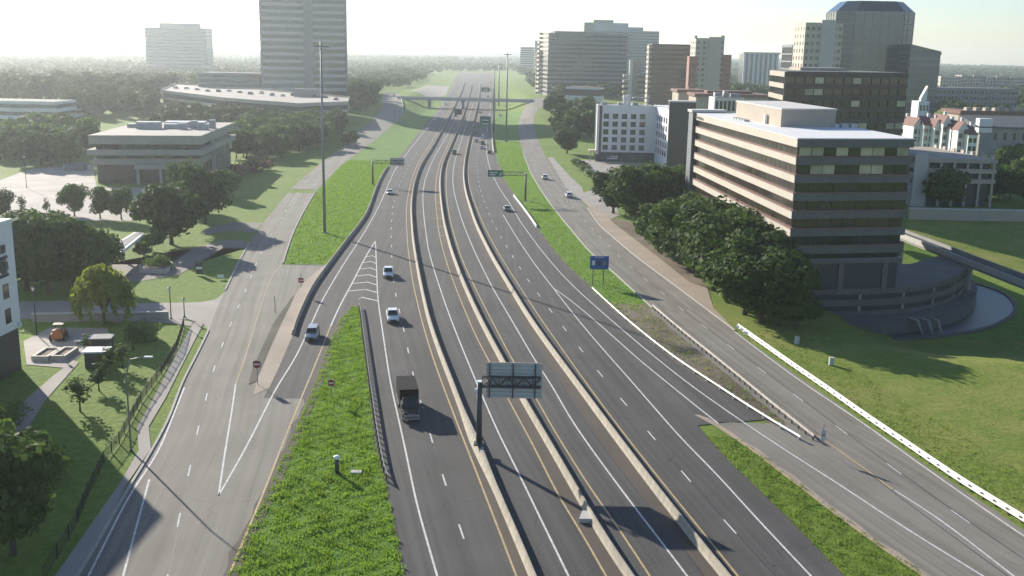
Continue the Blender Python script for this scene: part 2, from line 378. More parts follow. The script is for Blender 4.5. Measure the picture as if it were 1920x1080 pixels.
def grid_x():
    xs = list(np.arange(-170, 200.1, 3.0))
    s = 3.0; x = 200
    r = []
    while x < 6500: s *= 1.22; x += s; r.append(x)
    l = []; s = 3.0; x = -170
    while x > -6500: s *= 1.22; x -= s; l.append(x)
    return l[::-1] + xs + r
def grid_y():
    ys = list(np.arange(20, 340, 3.0)); s = 3.0; y = ys[-1]
    while y < 1000: s = min(12, s * 1.06); y += s; ys.append(y)
    while y < 7000: s *= 1.2; y += s; ys.append(y)
    return [-300, -120, -40] + ys
gx, gy = grid_x(), grid_y()
b = MB()
nx = len(gx)
for y in gy:
    for x in gx: b.v.append((x, y, hgt(x, y) - 0.03))
for j in range(len(gy) - 1):
    for i in range(nx - 1):
        k = j * nx + i; b.f.append((k, k + 1, k + nx + 1, k + nx))
ground = tag(b.build('ground', 'grass', smooth=True), kind='structure')

def ysteps(y0, y1):
    ys = [y0]
    while ys[-1] < y1: ys.append(ys[-1] + max(2.5, ys[-1] * 0.014))
    ys[-1] = y1
    return ys
def strip(name, cl, cr, y0, y1, m, dz=0.05, parent=None, nsub=1, kind='structure'):
    """a sheet of paving between two lines"""
    b = MB(); ys = ysteps(y0, y1); U = []
    for y in ys:
        a, c = cl(y), cr(y)
        for i in range(nsub + 1):
            x = a + (c - a) * i / nsub; b.v.append((x, y, hgt(x, y) + dz)); U.append((x - a, y))
    n = nsub + 1
    for j in range(len(ys) - 1):
        for i in range(nsub): k = j * n + i; b.f.append((k, k + 1, k + n + 1, k + n))
    o = b.build(name, m, parent)
    uv = o.data.uv_layers.new(name='UVMap')
    for k, lp in enumerate(o.data.loops): uv.data[k].uv = U[lp.vertex_index]
    if not parent: tag(o, kind=kind)
    return o
def line(name, c, y0, y1, w, m, parent, dz=0.012, base=0.05):
    b = MB()
    for y in ysteps(y0, y1):
        x = c(y); hd = c.head(y); k = w / 2 / math.cos(hd)
        z = hgt(x, y) + base + dz; b.v += [(x - k, y, z), (x + k, y, z)]
    for j in range(len(b.v) // 2 - 1): b.f.append((2 * j, 2 * j + 1, 2 * j + 3, 2 * j + 2))
    return b.build(name, m, parent)
def dashes(name, c, ys, ln, w, m, parent, dz=0.012, base=0.05):
    for y in ys: line(name, c, y, y + ln * math.cos(c.head(y)), w, m, parent, dz, base)
def march(c, y0, y1, step):
    r = []; y = y0
    while y < y1: r.append(y); y += step * math.cos(c.head(y))
    return r
def polysheet(name, pix, m, dz=0.05, parent=None, kind='structure', world=None):
    P = world or [G(*p) for p in pix]
    # triangulate as a fan of small pieces via bmesh
    import bmesh
    bm = bmesh.new(); vs = [bm.verts.new((p[0], p[1], 0)) for p in P]; f = bm.faces.new(vs)
    if f.normal.z < 0: f.normal_flip()
    bmesh.ops.triangulate(bm, faces=bm.faces[:])
    for _ in range(4):
        ed = [e for e in bm.edges if e.calc_length() > 9]
        if not ed: break
        bmesh.ops.subdivide_edges(bm, edges=ed, cuts=1); bmesh.ops.triangulate(bm, faces=bm.faces[:])
    for v in bm.verts: v.co.z = hgt(v.co.x, v.co.y) + dz
    bm.normal_update()
    for f in bm.faces:
        if f.normal.z < 0: f.normal_flip()
    me = bpy.data.meshes.new(name); bm.to_mesh(me); bm.free(); me.materials.append(MATS[m])
    o = bpy.data.objects.new(name, me); COL.objects.link(o)
    if parent: o.parent = parent
    elif kind: tag(o, kind=kind)
    return o

class _O:
    def __init__(s, c, d): s.c, s.d = c, d
    def __call__(s, y): return s.c(y) + s.d
    def head(s, y): return s.c.head(y)
Yb = 45.0
ytip = G0(665, 575)[1]           # tip of the grass wedge beside the exit ramp
yseamL = G0(545, 748)[1]         # where the ramp turns from asphalt to concrete
yseamR = G0(1385, 793)[1]
ytipR = G0(1285, 768)[1]
YFAR = 2200
highway = strip('highway_road', GR, lambda y: MRU(y) if y > yseamR else MRL(y), Yb, ytip, 'asphalt', nsub=6)
hw2 = strip('highway_road', ML, MRU, ytip, YFAR, 'asphalt', nsub=6)
ramp = strip('exit_ramp_road', ML, GL, yseamL, ytip, 'asphalt', dz=0.049, nsub=3)
yLM = G0(540, 362)[1]
lf1 = strip('frontage_road', LFL, GL, Yb, yseamL, 'concrete_road', nsub=5)
yisl = G0(560, 497)[1]
lf2 = strip('frontage_road', LFL, ML, yseamL, yisl, 'concrete_road', nsub=5)
lf3 = strip('frontage_road', LFL, LFR, yisl, yLM, 'concrete_road', nsub=3)
lf4 = strip('frontage_road', LFLu, LFRu, max(LFLu.lo, LFRu.lo), min(LFLu.hi, LFRu.hi), 'concrete_road', nsub=3)
rf1 = strip('frontage_road', SGR, RFRs, Yb, yseamR, 'concrete_road', nsub=5)
yR2 = R2.hi
rf2 = strip('frontage_road', lambda y: R2(y) - 0.6, RFRs, yseamR, yR2, 'concrete_road', nsub=4)
rf3 = strip('frontage_road', RFLu, RFRu, yR2, min(RFLu.hi, RFRu.hi), 'concrete_road', nsub=3)
# brushy ground between the two guard rails
strip('dirt_wedge', R1, R2, R1.lo + 4, min(R2.hi, R1.hi) + 4, 'dirt', dz=0.03, nsub=2)
# tan paved island between the frontage road and the ramp barrier
tan = polysheet('paved_island', [(612,495),(628,486),(600,520),(580,548),(560,590),(548,632),(524,688),(505,728),(475,742),(488,690),(505,648),(530,600),(548,560),(575,525)], 'tan_paving', dz=0.075)
polysheet('ditch', [(549,556),(553,552),(545,572),(528,606),(508,650),(497,676),(480,716),(466,722),(474,690),(492,652),(512,608),(530,582)], 'ditch_dark', dz=0.10)
strip('dirt_edge', lambda y: GL(y) - .9 - .35 * math.sin(y * .9) * math.sin(y * .31), lambda y: GL(y) + .5, Yb, ytip - 3, 'asphalt_shoulder', dz=.058)
strip('dirt_edge', lambda y: SGR(y) - .4, lambda y: SGR(y) + .45 + .3 * math.sin(y * 1.1) * math.sin(y * .37), Yb, ytipR - 2, 'tan_paving', dz=.058)
strip('dirt_edge', lambda y: MRU(y) - .35, lambda y: MRU(y) + .6 + .3 * math.sin(y * .7), R1.hi, 420, 'asphalt_shoulder', dz=.056)
# brown stained shoulders along the barriers
def off(c, d): return lambda y, c=c, d=d: c(y) + d / max(.3, math.cos(c.head(y)))
shl = strip('shoulder', off(Y_1, 0.25), B_1, 60, 1200, 'asphalt_shoulder', dz=0.056, parent=highway)
strip('shoulder', off(Y_2, 0.25), B_2, 60, 900, 'asphalt_shoulder', dz=0.056, parent=highway)
strip('shoulder', off(W_4, 1.6), B_3, 60, 900, 'asphalt_shoulder', dz=0.056, parent=highway)

# markings
yc = {}
LW = 0.2
line('edge_line', W_L1, Yb, W_L1.hi, LW, 'white_paint', highway)
line('edge_line', W_RAMP, G0(410, 930)[1], 1500, LW, 'white_paint', highway)
line('gore_line', W_GOREL, W_GOREL.lo, W_GOREL.hi, 0.25, 'white_paint', highway)
line('edge_line', Y_RAMP, Yb, Y_RAMP.hi, LW, 'yellow_paint', highway)
line('gore_line', W_GL, W_GL.lo, W_GL.hi, LW, 'white_paint', lf1)
line('edge_line', Y_1, Yb, 1300, LW, 'yellow_paint', highway)
line('edge_line', W_1, Yb, 1000, LW, 'white_paint', highway)
line('edge_line', Y_2, Yb, 900, LW, 'yellow_paint', highway)
line('edge_line', Y_3, Yb, 900, LW, 'yellow_paint', highway)
line('edge_line', W_4, Yb, 900, LW, 'white_paint', highway)
line('edge_line', Y_5, Yb, 900, LW, 'yellow_paint', highway)
line('edge_line', W_6, Yb, W_6.hi, LW, 'white_paint', highway)
line('edge_line', W_6B, W_6B.lo, W_6B.hi, LW, 'white_paint', highway)
line('edge_line', W_7, Yb, 900, LW, 'white_paint', highway)
line('edge_line', Y_7, Yb, Y_7.hi, 0.16, 'yellow_paint', rf1)
line('edge_line', LFW, Yb, LFW.hi, LW, 'white_paint', lf1)
line('edge_line', LFW2, Yb, LFW2.hi, LW, 'white_paint', lf1)
line('edge_line', RFW, Yb, RFW.hi, LW, 'white_paint', rf1)
line('edge_line', RFY, RFY.lo, RFY.hi, LW, 'yellow_paint', rf1)
line('edge_line', RFW3, Yb, RFW3.hi, LW, 'white_paint', rf1)
line('edge_line', LGR, LGR.lo, LGR.hi, 0.14, 'yellow_paint', lf2)
y0 = G0(863, 1004)[1]
dashes('lane_dash', D_L, march(D_L, y0 - 36.6, 620, 12.2), 3.05, 0.17, 'white_paint', highway)
y0 = G0(1217, 822)[1]
dashes('lane_dash', D_R, march(D_R, y0 - 36.6, 620, 12.2), 3.05, 0.17, 'white_paint', highway)
y0 = G0(1667, 882)[1]
dashes('lane_dash', RFD, march(RFD, y0 - 48.8, 330, 12.2), 3.05, 0.15, 'white_paint', rf1)
y0 = G0(356, 887)[1]
dashes('lane_dash', LFD, march(LFD, y0 - 36.6, 320, 12.2), 3.05, 0.15, 'white_paint', lf1)
mat('tar', (0.03, 0.029, 0.028), 0.6, var=0.3, scale=0.4)
for c_, a_, b_, par, dx_ in ((D_L, Yb, 420, highway, .12), (D_R, Yb, 420, highway, .12), (W_4, Yb, 300, highway, 1.5), (RFD, Yb, 300, rf1, .16), (LFD, Yb, 300, lf1, .14), (RFD, Yb, 260, rf1, -3.5), (D_R, Yb, 260, highway, 3.4)):
    line('tar_seam', _O(c_, dx_), a_, b_, .11, 'tar', par, dz=.007)
# chevrons in the gore between the through lanes and the exit ramp
for k, yy in enumerate((480, 491, 503, 516, 530, 544, 559)):
    Y = G0(690, yy)[1]
    xl, xr = W_GOREL(Y - 2) , W_L1(Y - 2)
    if k == 6: xl = xl + (xr - xl) * 0.42
    xm = (xl * 0.45 + xr * 0.55) if k < 6 else xl + 0.4
    bq = MB(); z = 0.062
    for (xa, ya, xb, yb) in ((xl, Y - 1.6, xm, Y), (xm, Y, xr, Y - 2.4)):
        bq.add([(xa, ya, z), (xb, yb, z), (xb, yb + 0.55, z), (xa, ya + 0.55, z)], [(0, 1, 2, 3)])
    bq.build('chevron', 'white_paint', highway)
# cross ties painted in the narrow median beside the centre barrier
for yy in (380, 393, 410, 425, 442):
    Y = G0(825, yy)[1]; a, c = Y_2(Y), B_2(Y) - 0.5
    bq = MB(); bq.add([(a, Y, 0.064), (c, Y, 0.064), (c, Y + .4, 0.064), (a, Y + .4, 0.064)], [(0, 1, 2, 3)]); bq.build('tie_line', 'yellow_paint', highway)

# ------------------------------------------------------------------ barriers
def sweep(name, c, y0, y1, prof, m, z=0.05, step=None, wid=None):
    """sweep a closed cross-section (x across, z up) along a line"""
    b = MB(); ys = ysteps(y0, y1); n = len(prof)
    for y in ys:
        x = c(y); hd = c.head(y); k = wid(y) if wid else 1.0
        zz = hgt(x, y) + z
        for px, pz in prof: b.v.append((x + px * k * math.cos(hd), y - px * k * math.sin(hd), zz + pz))
    for j in range(len(ys) - 1):
        for i in range(n): b.f.append((j * n + i, j * n + (i + 1) % n, (j + 1) * n + (i + 1) % n, (j + 1) * n + i))
    b.f.append(tuple(range(n))[::-1]); b.f.append(tuple(range((len(ys) - 1) * n, len(ys) * n)))
    return b.build(name, m, loc=(c(y0), y0, hgt(c(y0), y0)))
FP = [(-.30, 0), (-.30, .07), (-.17, .28), (-.09, .86), (.09, .86), (.17, .28), (.30, .07), (.30, 0)]
FPW = FP
ysg = G0(900, 838)[1]
def widen(y):
    return 1 + 1.1 * sm(1 - abs(y - ysg) / 14)
tag(sweep('concrete_barrier', B_1, Yb, 1500, FPW, 'barrier_concrete', wid=widen), 'beige concrete median barrier that widens around the sign pole', 'barrier', 'concrete median barriers')
tag(sweep('concrete_barrier', B_2, Yb, 1400, FPW, 'barrier_concrete'), 'beige concrete median barrier passing under the sign board, middle of three', 'barrier', 'concrete median barriers')
tag(sweep('concrete_barrier', B_3, Yb, 1500, FPW, 'barrier_concrete'), 'beige concrete median barrier right of the sign board, beside the right-hand lanes', 'barrier', 'concrete median barriers')
tag(sweep('concrete_barrier', off(ML, -0.3) if False else Curve([(549,628),(557,600),(585,540),(637,470),(687,406),(696,380),(710,341),(727,313)]), G0(549, 628)[1], G0(727, 313)[1], [(a, z * .85) for a, z in FP], 'barrier_concrete'), 'low concrete barrier curving along the left edge of the exit ramp', 'barrier')
tag(sweep('concrete_barrier', Curve([(926,286),(924,275),(922,245),(924,225)]), G0(926, 286)[1], G0(924, 225)[1], FP, 'barrier_concrete'), 'short concrete barrier at the right highway shoulder near the dark mast', 'barrier')
sweep_rail = [(-.12, 0), (-.12, .62), (.12, .62), (.12, 0)]
rs = Curve([(1006,427),(990,403),(963,368)])
tag(sweep('parapet_rail', rs, rs.lo, rs.hi, sweep_rail, 'white_rail'), 'short white rail at the right shoulder near the green exit sign', 'rail')
tag(sweep('parapet_rail', Curve([(540,362),(530,375),(541,355)]) if False else GC([(754,212),(756,200),(752,184)], 2), GC([(754,212),(756,200),(752,184)], 2).lo, GC([(754,212),(756,200),(752,184)], 2).hi, sweep_rail, 'white_rail'), 'white bridge rail where the left frontage road meets the overpass', 'rail')

def wbeam(label, c, y0, y1, railmat, postmat, h=0.75, ph=0.85, step=1.9, side=1, group=None, thick=0.34, flare=True, double=False):
    root = empty('guard_rail', (c(y0), y0, hgt(c(y0), y0)), 0, label, 'guard rail', group)
    L0 = Vector(root.location)
    b = MB(); ys = ysteps(y0, y1)
    pr = [(0, -thick / 2), (.05 * side, -thick / 2 + .07), (.0, 0), (.05 * side, thick / 2 - .07), (0, thick / 2), (-.03 * side, thick / 2), (-.03 * side, -thick / 2)]
    n = len(pr)
    for y in ys:
        x = c(y); hd = c.head(y); z = hgt(x, y) + h
        for px, pz in pr: b.v.append((x + px * math.cos(hd) - L0.x, y - px * math.sin(hd) - L0.y, z + pz - L0.z))
    for j in range(len(ys) - 1):
        for i in range(n): b.f.append((j * n + i, j * n + (i + 1) % n, (j + 1) * n + (i + 1) % n, (j + 1) * n + i))
    b.build('rail', railmat, root)
    if double:
        b2 = MB(); b2.v = [(x_, y_, z_ - thick - .03) for x_, y_, z_ in b.v]; b2.f = list(b.f); b2.build('rail', railmat, root)
        bm_ = MB().box((0, 0, 0), (.1, .3, .13)).mesh('spacer', postmat)
        for y in march(c, y0 + .5, y1 - .3, step): link('spacer', bm_, root, (c(y) + side * .05 - L0.x, y - L0.y, hgt(c(y), y) + h - thick / 2 - .015 - L0.z), -c.head(y))
    pm = MB().box((0, 0, ph / 2), (.17, .2, ph)).mesh('post', postmat)
    for y in march(c, y0 + .5, y1 - .3, step):
        x = c(y) - side * .14; link('post', pm, root, (x - L0.x, y - L0.y, hgt(x, y) - L0.z), -c.head(y))
    return root
GRR = Curve([(728,906),(718,880),(707,815),(698,752),(690,693),(683,640),(677,592),(674,577)])
wbeam('galvanised guard rail with dark posts along the grass wedge beside the exit gore', GRR, GRR.lo, GRR.hi, 'galvanised', 'dark_post', side=1, group='guard rails')
wbeam('bright white guard rail along the entrance ramp below the blue sign', R1, R1.lo, R1.hi, 'white_rail', 'galvanised', side=-1, group='guard rails', h=.6, thick=.28, step=3.8)
wbeam('guard rail with closely spaced dark posts between entrance ramp and right frontage road', R2, R2.lo, R2.hi, 'weathered_rail', 'dark_post', side=-1, group='guard rails', step=1.9)
wbeam('bright white guard rail along the lawn at the lower right edge', R3, Yb, R3.hi, 'white_rail', 'dark_post', side=-1, group='guard rails', h=.86, thick=.36, step=1.9, double=True, ph=1.0)
# ------------------------------------------------------------------ buildings
mat('glass_dark', (0.020, 0.022, 0.024), 0.07, 0.0, var=0.3, scale=0.12, spec=0.9, objvar=0.35)
mat('glass_bronze', (0.050, 0.040, 0.032), 0.12, 0.0, var=0.3, scale=0.12, spec=0.8, objvar=0.3)
mat('glass_blue', (0.045, 0.065, 0.080), 0.10, 0.3, var=0.2, scale=0.1, spec=0.8, objvar=0.2)
mat('glass_grey', (0.085, 0.095, 0.10), 0.18, 0.2, var=0.2, scale=0.1, spec=0.7, objvar=0.2)
mat('blind', (0.46, 0.42, 0.27), 0.7, 0.0, var=0.2, scale=0.3, objvar=0.2)
mat('cream_panel', (0.48, 0.43, 0.355), 0.75, var=0.07, scale=0.15, bump=0.03)
mat('front_dark', (0.115, 0.112, 0.11), 0.5, var=0.2, scale=0.3)
mat('red_trim', (0.20, 0.105, 0.080), 0.8, var=0.15, scale=0.4)
mat('tan_panel', (0.40, 0.345, 0.28), 0.85, var=0.10, scale=0.3, bump=0.05)
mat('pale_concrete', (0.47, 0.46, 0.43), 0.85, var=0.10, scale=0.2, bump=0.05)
mat('grey_concrete', (0.28, 0.275, 0.26), 0.85, var=0.14, scale=0.25, bump=0.05)
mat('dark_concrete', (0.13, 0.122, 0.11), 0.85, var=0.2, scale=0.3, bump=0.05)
mat('white_stucco', (0.70, 0.70, 0.68), 0.8, var=0.05, scale=0.2)
mat('white_membrane', (0.60, 0.575, 0.53), 0.85, var=0.10, scale=0.15)
mat('charcoal_panel', (0.035, 0.040, 0.048), 0.45, var=0.15, scale=0.3)
mat('brown_brick', (0.13, 0.095, 0.075), 0.85, var=0.2, scale=0.5)
mat('rose_brick', (0.33, 0.155, 0.115), 0.85, var=0.15, scale=0.5)
mat('red_roof', (0.19, 0.095, 0.075), 0.85, var=0.2, scale=0.6)
mat('slate_roof', (0.10, 0.105, 0.11), 0.8, var=0.15, scale=0.6)
mat('roof_gravel', (0.24, 0.24, 0.235), 0.9, var=0.2, scale=0.2)
mat('beige_concrete', (0.33, 0.305, 0.26), 0.85, var=0.12, scale=0.25, bump=0.05)
mat('roof_dark', (0.16, 0.155, 0.15), 0.9, var=0.25, scale=0.2)
mat('metal_unit', (0.38, 0.385, 0.38), 0.5, 0.4, var=0.2, scale=0.8)
mat('steel_blue', (0.16, 0.18, 0.20), 0.5, 0.3, var=0.15, scale=0.5)
mat('green_glass', (0.14, 0.20, 0.185), 0.2, 0.2, var=0.1, scale=0.1)
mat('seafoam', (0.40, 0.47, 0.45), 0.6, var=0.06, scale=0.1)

def V2(p): return np.array([p[0], p[1]], float)
class Bld:
    def __init__(s, name, label, quad, z0, cat='building', group=None):
        """quad: four (or more) xy corners, counter-clockwise from above; outward faces follow"""
        s.q = [V2(p) for p in quad]
        ar = sum(a[0] * c[1] - c[0] * a[1] for a, c in zip(s.q, s.q[1:] + s.q[:1]))
        if ar < 0: s.q = s.q[::-1]
        s.z0 = z0
        c = sum(s.q) / len(s.q)
        s.loc = (float(c[0]), float(c[1]), float(z0))
        s.root = empty(name, s.loc, 0, label, cat, group)
    def face(s, i, q=None):
        q = q or s.q; a, c = q[i % len(q)], q[(i + 1) % len(q)]; u = (c - a); L = np.linalg.norm(u); u = u / L
        return a, u, np.array([u[1], -u[0]]), L
    def inset(s, d, q=None):
        q = q or s.q; n = len(q); r = []
        for i in range(n):
            a, u, nn, L = s.face(i - 1, q); a2, u2, n2, L2 = s.face(i, q)
            # intersect the two edges moved inwards by d
            p = q[i]; den = 1 + nn.dot(n2)
            r.append(p - (nn + n2) * d / max(den, .2))
        return r
    def fb(s, name, fc, a0, a1, z0, z1, d0, d1, m, parent=None, label=None):
        """a box on a face: a along, z up, d outwards"""
        p, u, n, L = fc if not isinstance(fc, int) else s.face(fc)
        c = p + u * (a0 + a1) / 2 + n * (d0 + d1) / 2
        o = link(name, ubox(m), parent or s.root, (c[0] - s.loc[0], c[1] - s.loc[1], (z0 + z1) / 2 - s.loc[2]), math.atan2(u[1], u[0]), (max(a1 - a0, .01), max(d1 - d0, .01), max(z1 - z0, .01)))
        if label: o['label'] = label
        return o
    def prism(s, name, poly, z0, z1, m, parent=None):
        b = MB(); b.prism([(p[0] - s.loc[0], p[1] - s.loc[1]) for p in poly], z0 - s.loc[2] if not hasattr(z0, '__len__') else [z - s.loc[2] for z in z0], z1 - s.loc[2] if not hasattr(z1, '__len__') else [z - s.loc[2] for z in z1])
        return b.build(name, m, parent or s.root)
    def bands(s, zs, ht, m, faces=None, d0=-0.2, d1=0.35, name='spandrel', q=None):
        """a horizontal band round the block at each z (one mesh per storey)"""
        o = s.inset(-d1, q); i_ = s.inset(-d0, q)
        for z in zs: s.prism(name, o, z, z + ht, m)
    def panes(s, fc, z0, z1, w, m, d0=-.02, d1=.03, gap=0.12, a0=0.15, a1=None, alt=None, prob=0.0, name='window_pane'):
        f = s.face(fc) if isinstance(fc, int) else fc
        L = f[3]; a1 = a1 if a1 is not None else L - 0.15; n = max(1, int(round((a1 - a0) / w))); w = (a1 - a0) / n
        for k in range(n):
            mm = alt if alt and random.random() < prob else m
            s.fb(name, f, a0 + k * w + gap / 2, a0 + (k + 1) * w - gap / 2, z0, z1, d0, d1, mm)
def quad_px(xl, xr, y, Y, depth, dY=0.0):
    a, c = V2(AT(xl, y, Y)), V2(AT(xr, y, Y + dY)); u = (c - a) / np.linalg.norm(c - a); n = np.array([-u[1], u[0]])
    return [a, c, c + n * depth, a + n * depth]
def ztop(x, y, Y): return float(AT(x, y, Y)[2])

# --- the banded office block on the right
A0, A1, A2 = np.array([50.6, 187.7]), np.array([73.2, 192.2]), np.array([45.4, 264.5])
A3 = A1 + (A2 - A0)
offA = Bld('office_tower', 'cream banded office block with dark ribbon windows above a curved garage', [A0, A1, A3, A2], -6)
ZT, PF, ZB = 29.7, 3.28, 6.75
core = offA.inset(0.55)
offA.prism('core', core, 1.7, ZT - 0.8, 'charcoal_panel')
offA.prism('lobby', offA.inset(3.0), -6, ZB, 'glass_dark')
qi = offA.inset(0.5)
for k in range(8):
    zt = ZT - k * PF if k < 7 else ZB + 0.05
    ht = 1.5 if k == 0 else 1.35
    if k == 7: zt = ZB + .9; ht = 0.9
    band = offA.prism('spandrel', offA.q, zt - ht, zt, 'cream_panel')
    offA.fb('front_panel', 0, .02, np.linalg.norm(A1 - A0) - .02, zt - ht + .02, zt - .02, .002, .12, 'front_dark')  # front bands overlaid in a darker colour than the other sides
    if 0 < k < 7: offA.prism('trim', offA.inset(-0.05), zt + 0.001, zt + 0.24, 'red_trim', )
    if k < 7:
        zb = zt - ht; z2 = ZT - (k + 1) * PF + .24 if k < 6 else ZB + .9
        for fc, w in ((0, 2.3), (3, 3.05), (1, 4.5), (2, 4.5)):
            f = offA.face(fc, qi)
            if fc == 0 and k in (0, 1):
                offA.panes(f, z2, zb, w, 'glass_dark', d0=-.05, d1=.06, gap=.14, alt='blind', prob=.5 if k == 0 else .3)
            elif fc in (0, 3): offA.panes(f, z2, zb, w, 'glass_bronze' if fc == 3 else 'glass_dark', d0=-.05, d1=.06, gap=.14)
offA.prism('roof', offA.inset(0.6), ZT - 0.9, ZT - 0.55, 'white_membrane')
offA.prism('roof_edge', offA.inset(-0.1), ZT + 0.001, ZT + .18, 'white_stucco')
# penthouse on the roof
pb = G0(1463, 244, ZT - .5); ul = (A2 - A0) / np.linalg.norm(A2 - A0); ur = (A1 - A0) / np.linalg.norm(A1 - A0)
pq = [V2(pb), V2(pb) + ur * 12.2, V2(pb) + ur * 12.2 + ul * 34, V2(pb) + ul * 34]
pz = ztop(1464, 203, pb[1])
ph = offA.prism('penthouse', pq, ZT - .55, pz - .3, 'tan_panel'); offA.prism('penthouse_cap', [p + (p - sum(pq) / 4) * .02 for p in pq], pz - .3, pz, 'white_membrane')
for a, w in ((9, .9),):
    c = V2(pb) + ul * a - ur * .3
    offA.fb('penthouse_door', (c, ul, -ur, 5), 0, 1.1, ZT - .5, ZT + 2.2, 0, .3, 'white_stucco')
for k in range(5):
    c = V2(pb) + ul * (16 + k * 2.2) - ur * 2.0
    offA.fb('roof_unit', (c, ul, -ur, 5), 0, 1.3, ZT - .5, ZT + .6, 0, 1.2, 'metal_unit')
for k in range(2):
    c = V2(pb) + ur * (13 + k * 2.0) - ul * .5
    offA.fb('roof_unit', (c, ur, -ul, 5), 0, 1.5, ZT - .5, ZT + 1.0, 0, 1.4, 'metal_unit')
# ground-floor columns along the long side and the front
for k in range(8):
    offA.fb('column', 3, 4 + k * 9.4, 5.1 + k * 9.4, -4, ZB, -1.3, -.3, 'cream_panel')
for k in range(3): offA.fb('column', 0, 1.5 + k * 9, 2.6 + k * 9, 1.5, ZB, -1.3, -.3, 'dark_concrete')  # front columns coloured darker than those of the long side
# slim stair tower at the far left end
q = [A2 + ul * .6 - ur * .7, A2 + ul * .6 + ur * 8, A2 + ul * 5 + ur * 8, A2 + ul * 5 - ur * .7]
offA.prism('stair_tower', q, -3, ZT + .3, 'steel_blue'); offA.prism('stair_tower_cap', [p + (p - sum(q) / 4) * .08 for p in q], ZT + .3, ZT + .9, 'white_membrane')
# company lettering on the left end of the parapet: unreadable dark strokes at this size
for k, (a, w) in enumerate(((1.0, .5), (2.1, .9), (3.4, .5), (4.4, .8), (5.6, .8), (6.8, .7))):
    f = offA.face(3); L = f[3]
    offA.fb('sign_letter', 3, a, a + w, ZT - 1.0, ZT - .5, .36, .42, 'charcoal_panel')

# --- curved garage at its foot
GZ0, GZ1 = -3.4, 1.7
def ring(pix, z): return [V2(G0(x, y, z)) for x, y in pix]
gpx = [(1497,592),(1560,592),(1640,590),(1700,586),(1745,578),(1780,566),(1802,552),(1813,536),(1812,521),(1798,508)]
gq = ring(gpx, GZ0)
gq_back = [A1 + ul * 22 + ur * 13, A1 + ul * 22, A1 - ur * 2 + ul * 3, A0 + ur * 2 + ul * 3, A0 - ur * 3.5 + ul * 8]
def smooth_poly(P, it=2):
    for _ in range(it):
        r = [P[0]]
        for a, c in zip(P, P[1:]): r += [a * .75 + c * .25, a * .25 + c * .75]
        P = r + [P[-1]]
    return P
gout = smooth_poly(gq, 2)
gar = Bld('parking_garage', 'dark curved parking garage wrapping the foot of the banded office block', gout + gq_back, GZ0 - 2.6, cat='garage')
poly = gout + gq_back
gar.prism('core', [p + (sum(poly) / len(poly) - p) * .045 for p in poly], GZ0 - 2.6, GZ1 - .25, 'charcoal_panel')
for k, (za, zb) in enumerate(((GZ0 - .1, GZ0 + .75), (GZ0 + 1.75, GZ0 + 3.0), (GZ0 + 4.0, GZ1))):
    gar.prism('parapet', poly, za, zb, 'dark_concrete')
gar.prism('deck', [p + (sum(poly) / len(poly) - p) * .03 for p in poly], GZ1 - .249, GZ1 - .1, 'grey_concrete')
for i in range(3, len(gout) - 1, 5):
    c = gout[i]; t = gout[i + 1] - gout[i - 1]; t = t / np.linalg.norm(t); n = np.array([t[1], -t[0]])
    [gar.fb('pier', (c, t, n, 1), -.25, .25, za_, zb_, -.55, -.08, 'grey_concrete') for za_, zb_ in ((GZ0 + .75, GZ0 + 1.75), (GZ0 + 3.0, GZ0 + 4.0))]
wpx = [(1490,628),(1560,632),(1640,632),(1720,625),(1780,611),(1818,591),(1832,568),(1826,548),(1815,537)]
wq = smooth_poly(ring(wpx, -6), 2)
gar.prism('planter_wall', wq + gq_back, -6.4, GZ0 - .15, 'dark_concrete')
# sloped metal awning over the entrance on the deck
aw = [G0(1488, 522, 3.4), G0(1590, 508, 3.4), G0(1600, 522, 2.6), G0(1500, 540, 2.6)]
b = MB(); b.add([tuple(p) for p in aw] + [(p[0], p[1], p[2] - .25) for p in aw], [(0, 3, 2, 1), (4, 5, 6, 7), (0, 1, 5, 4), (1, 2, 6, 5), (2, 3, 7, 6), (3, 0, 4, 7)])
awn = tag(b.build('awning', 'metal_unit', loc=(aw[3][0], aw[3][1], 1.6)), 'grey sloped metal awning on the garage deck below the office block', 'awning')
for t in (.05, .5, .95):
    p = aw[3] * (1 - t) + aw[2] * t; bb = MB(); bb.box((p[0] - aw[3][0], p[1] - aw[3][1] + .3, .4), (.2, .2, 1.0)); bb.build('post', 'dark_concrete', awn)
for t in (.2, .4, .6, .8):
    p, p2 = aw[0] * (1 - t) + aw[1] * t, aw[3] * (1 - t) + aw[2] * t
    bb = MB(); bb.bar(Vector(p) - awn.location + Vector((0, 0, .06)), Vector(p2) - awn.location + Vector((0, 0, .06)), .1); bb.build('seam', 'grey_concrete', awn)
# canal
m_, n_, b_ = _new('water')
b_.inputs['Base Color'].default_value = (0.045, 0.055, 0.06, 1); b_.inputs['Roughness'].default_value = 0.3; b_.inputs['Specular IOR Level'].default_value = 0.9
_t = n_.nodes.new('ShaderNodeTexNoise'); _t.inputs['Scale'].default_value = 3.0; _t.inputs['Detail'].default_value = 6
_g = n_.nodes.new('ShaderNodeNewGeometry'); n_.links.new(_g.outputs['Position'], _t.inputs['Vector'])
_b = n_.nodes.new('ShaderNodeBump'); _b.inputs['Strength'].default_value = 0.9; _b.inputs['Distance'].default_value = 0.15
n_.links.new(_t.outputs[0], _b.inputs['Height']); n_.links.new(_b.outputs[0], b_.inputs['Normal'])
cpx = [(1520,640),(1600,640),(1700,636),(1780,628),(1840,618),(1880,603),(1902,585),(1900,568),(1885,552),(1850,538),(1815,530),(1780,524)]
cq = smooth_poly(ring(cpx, -5.8), 2)
bw = MB(); P = cq + [V2(G0(1700, 560, -5.8)), V2(G0(1530, 590, -5.8))]
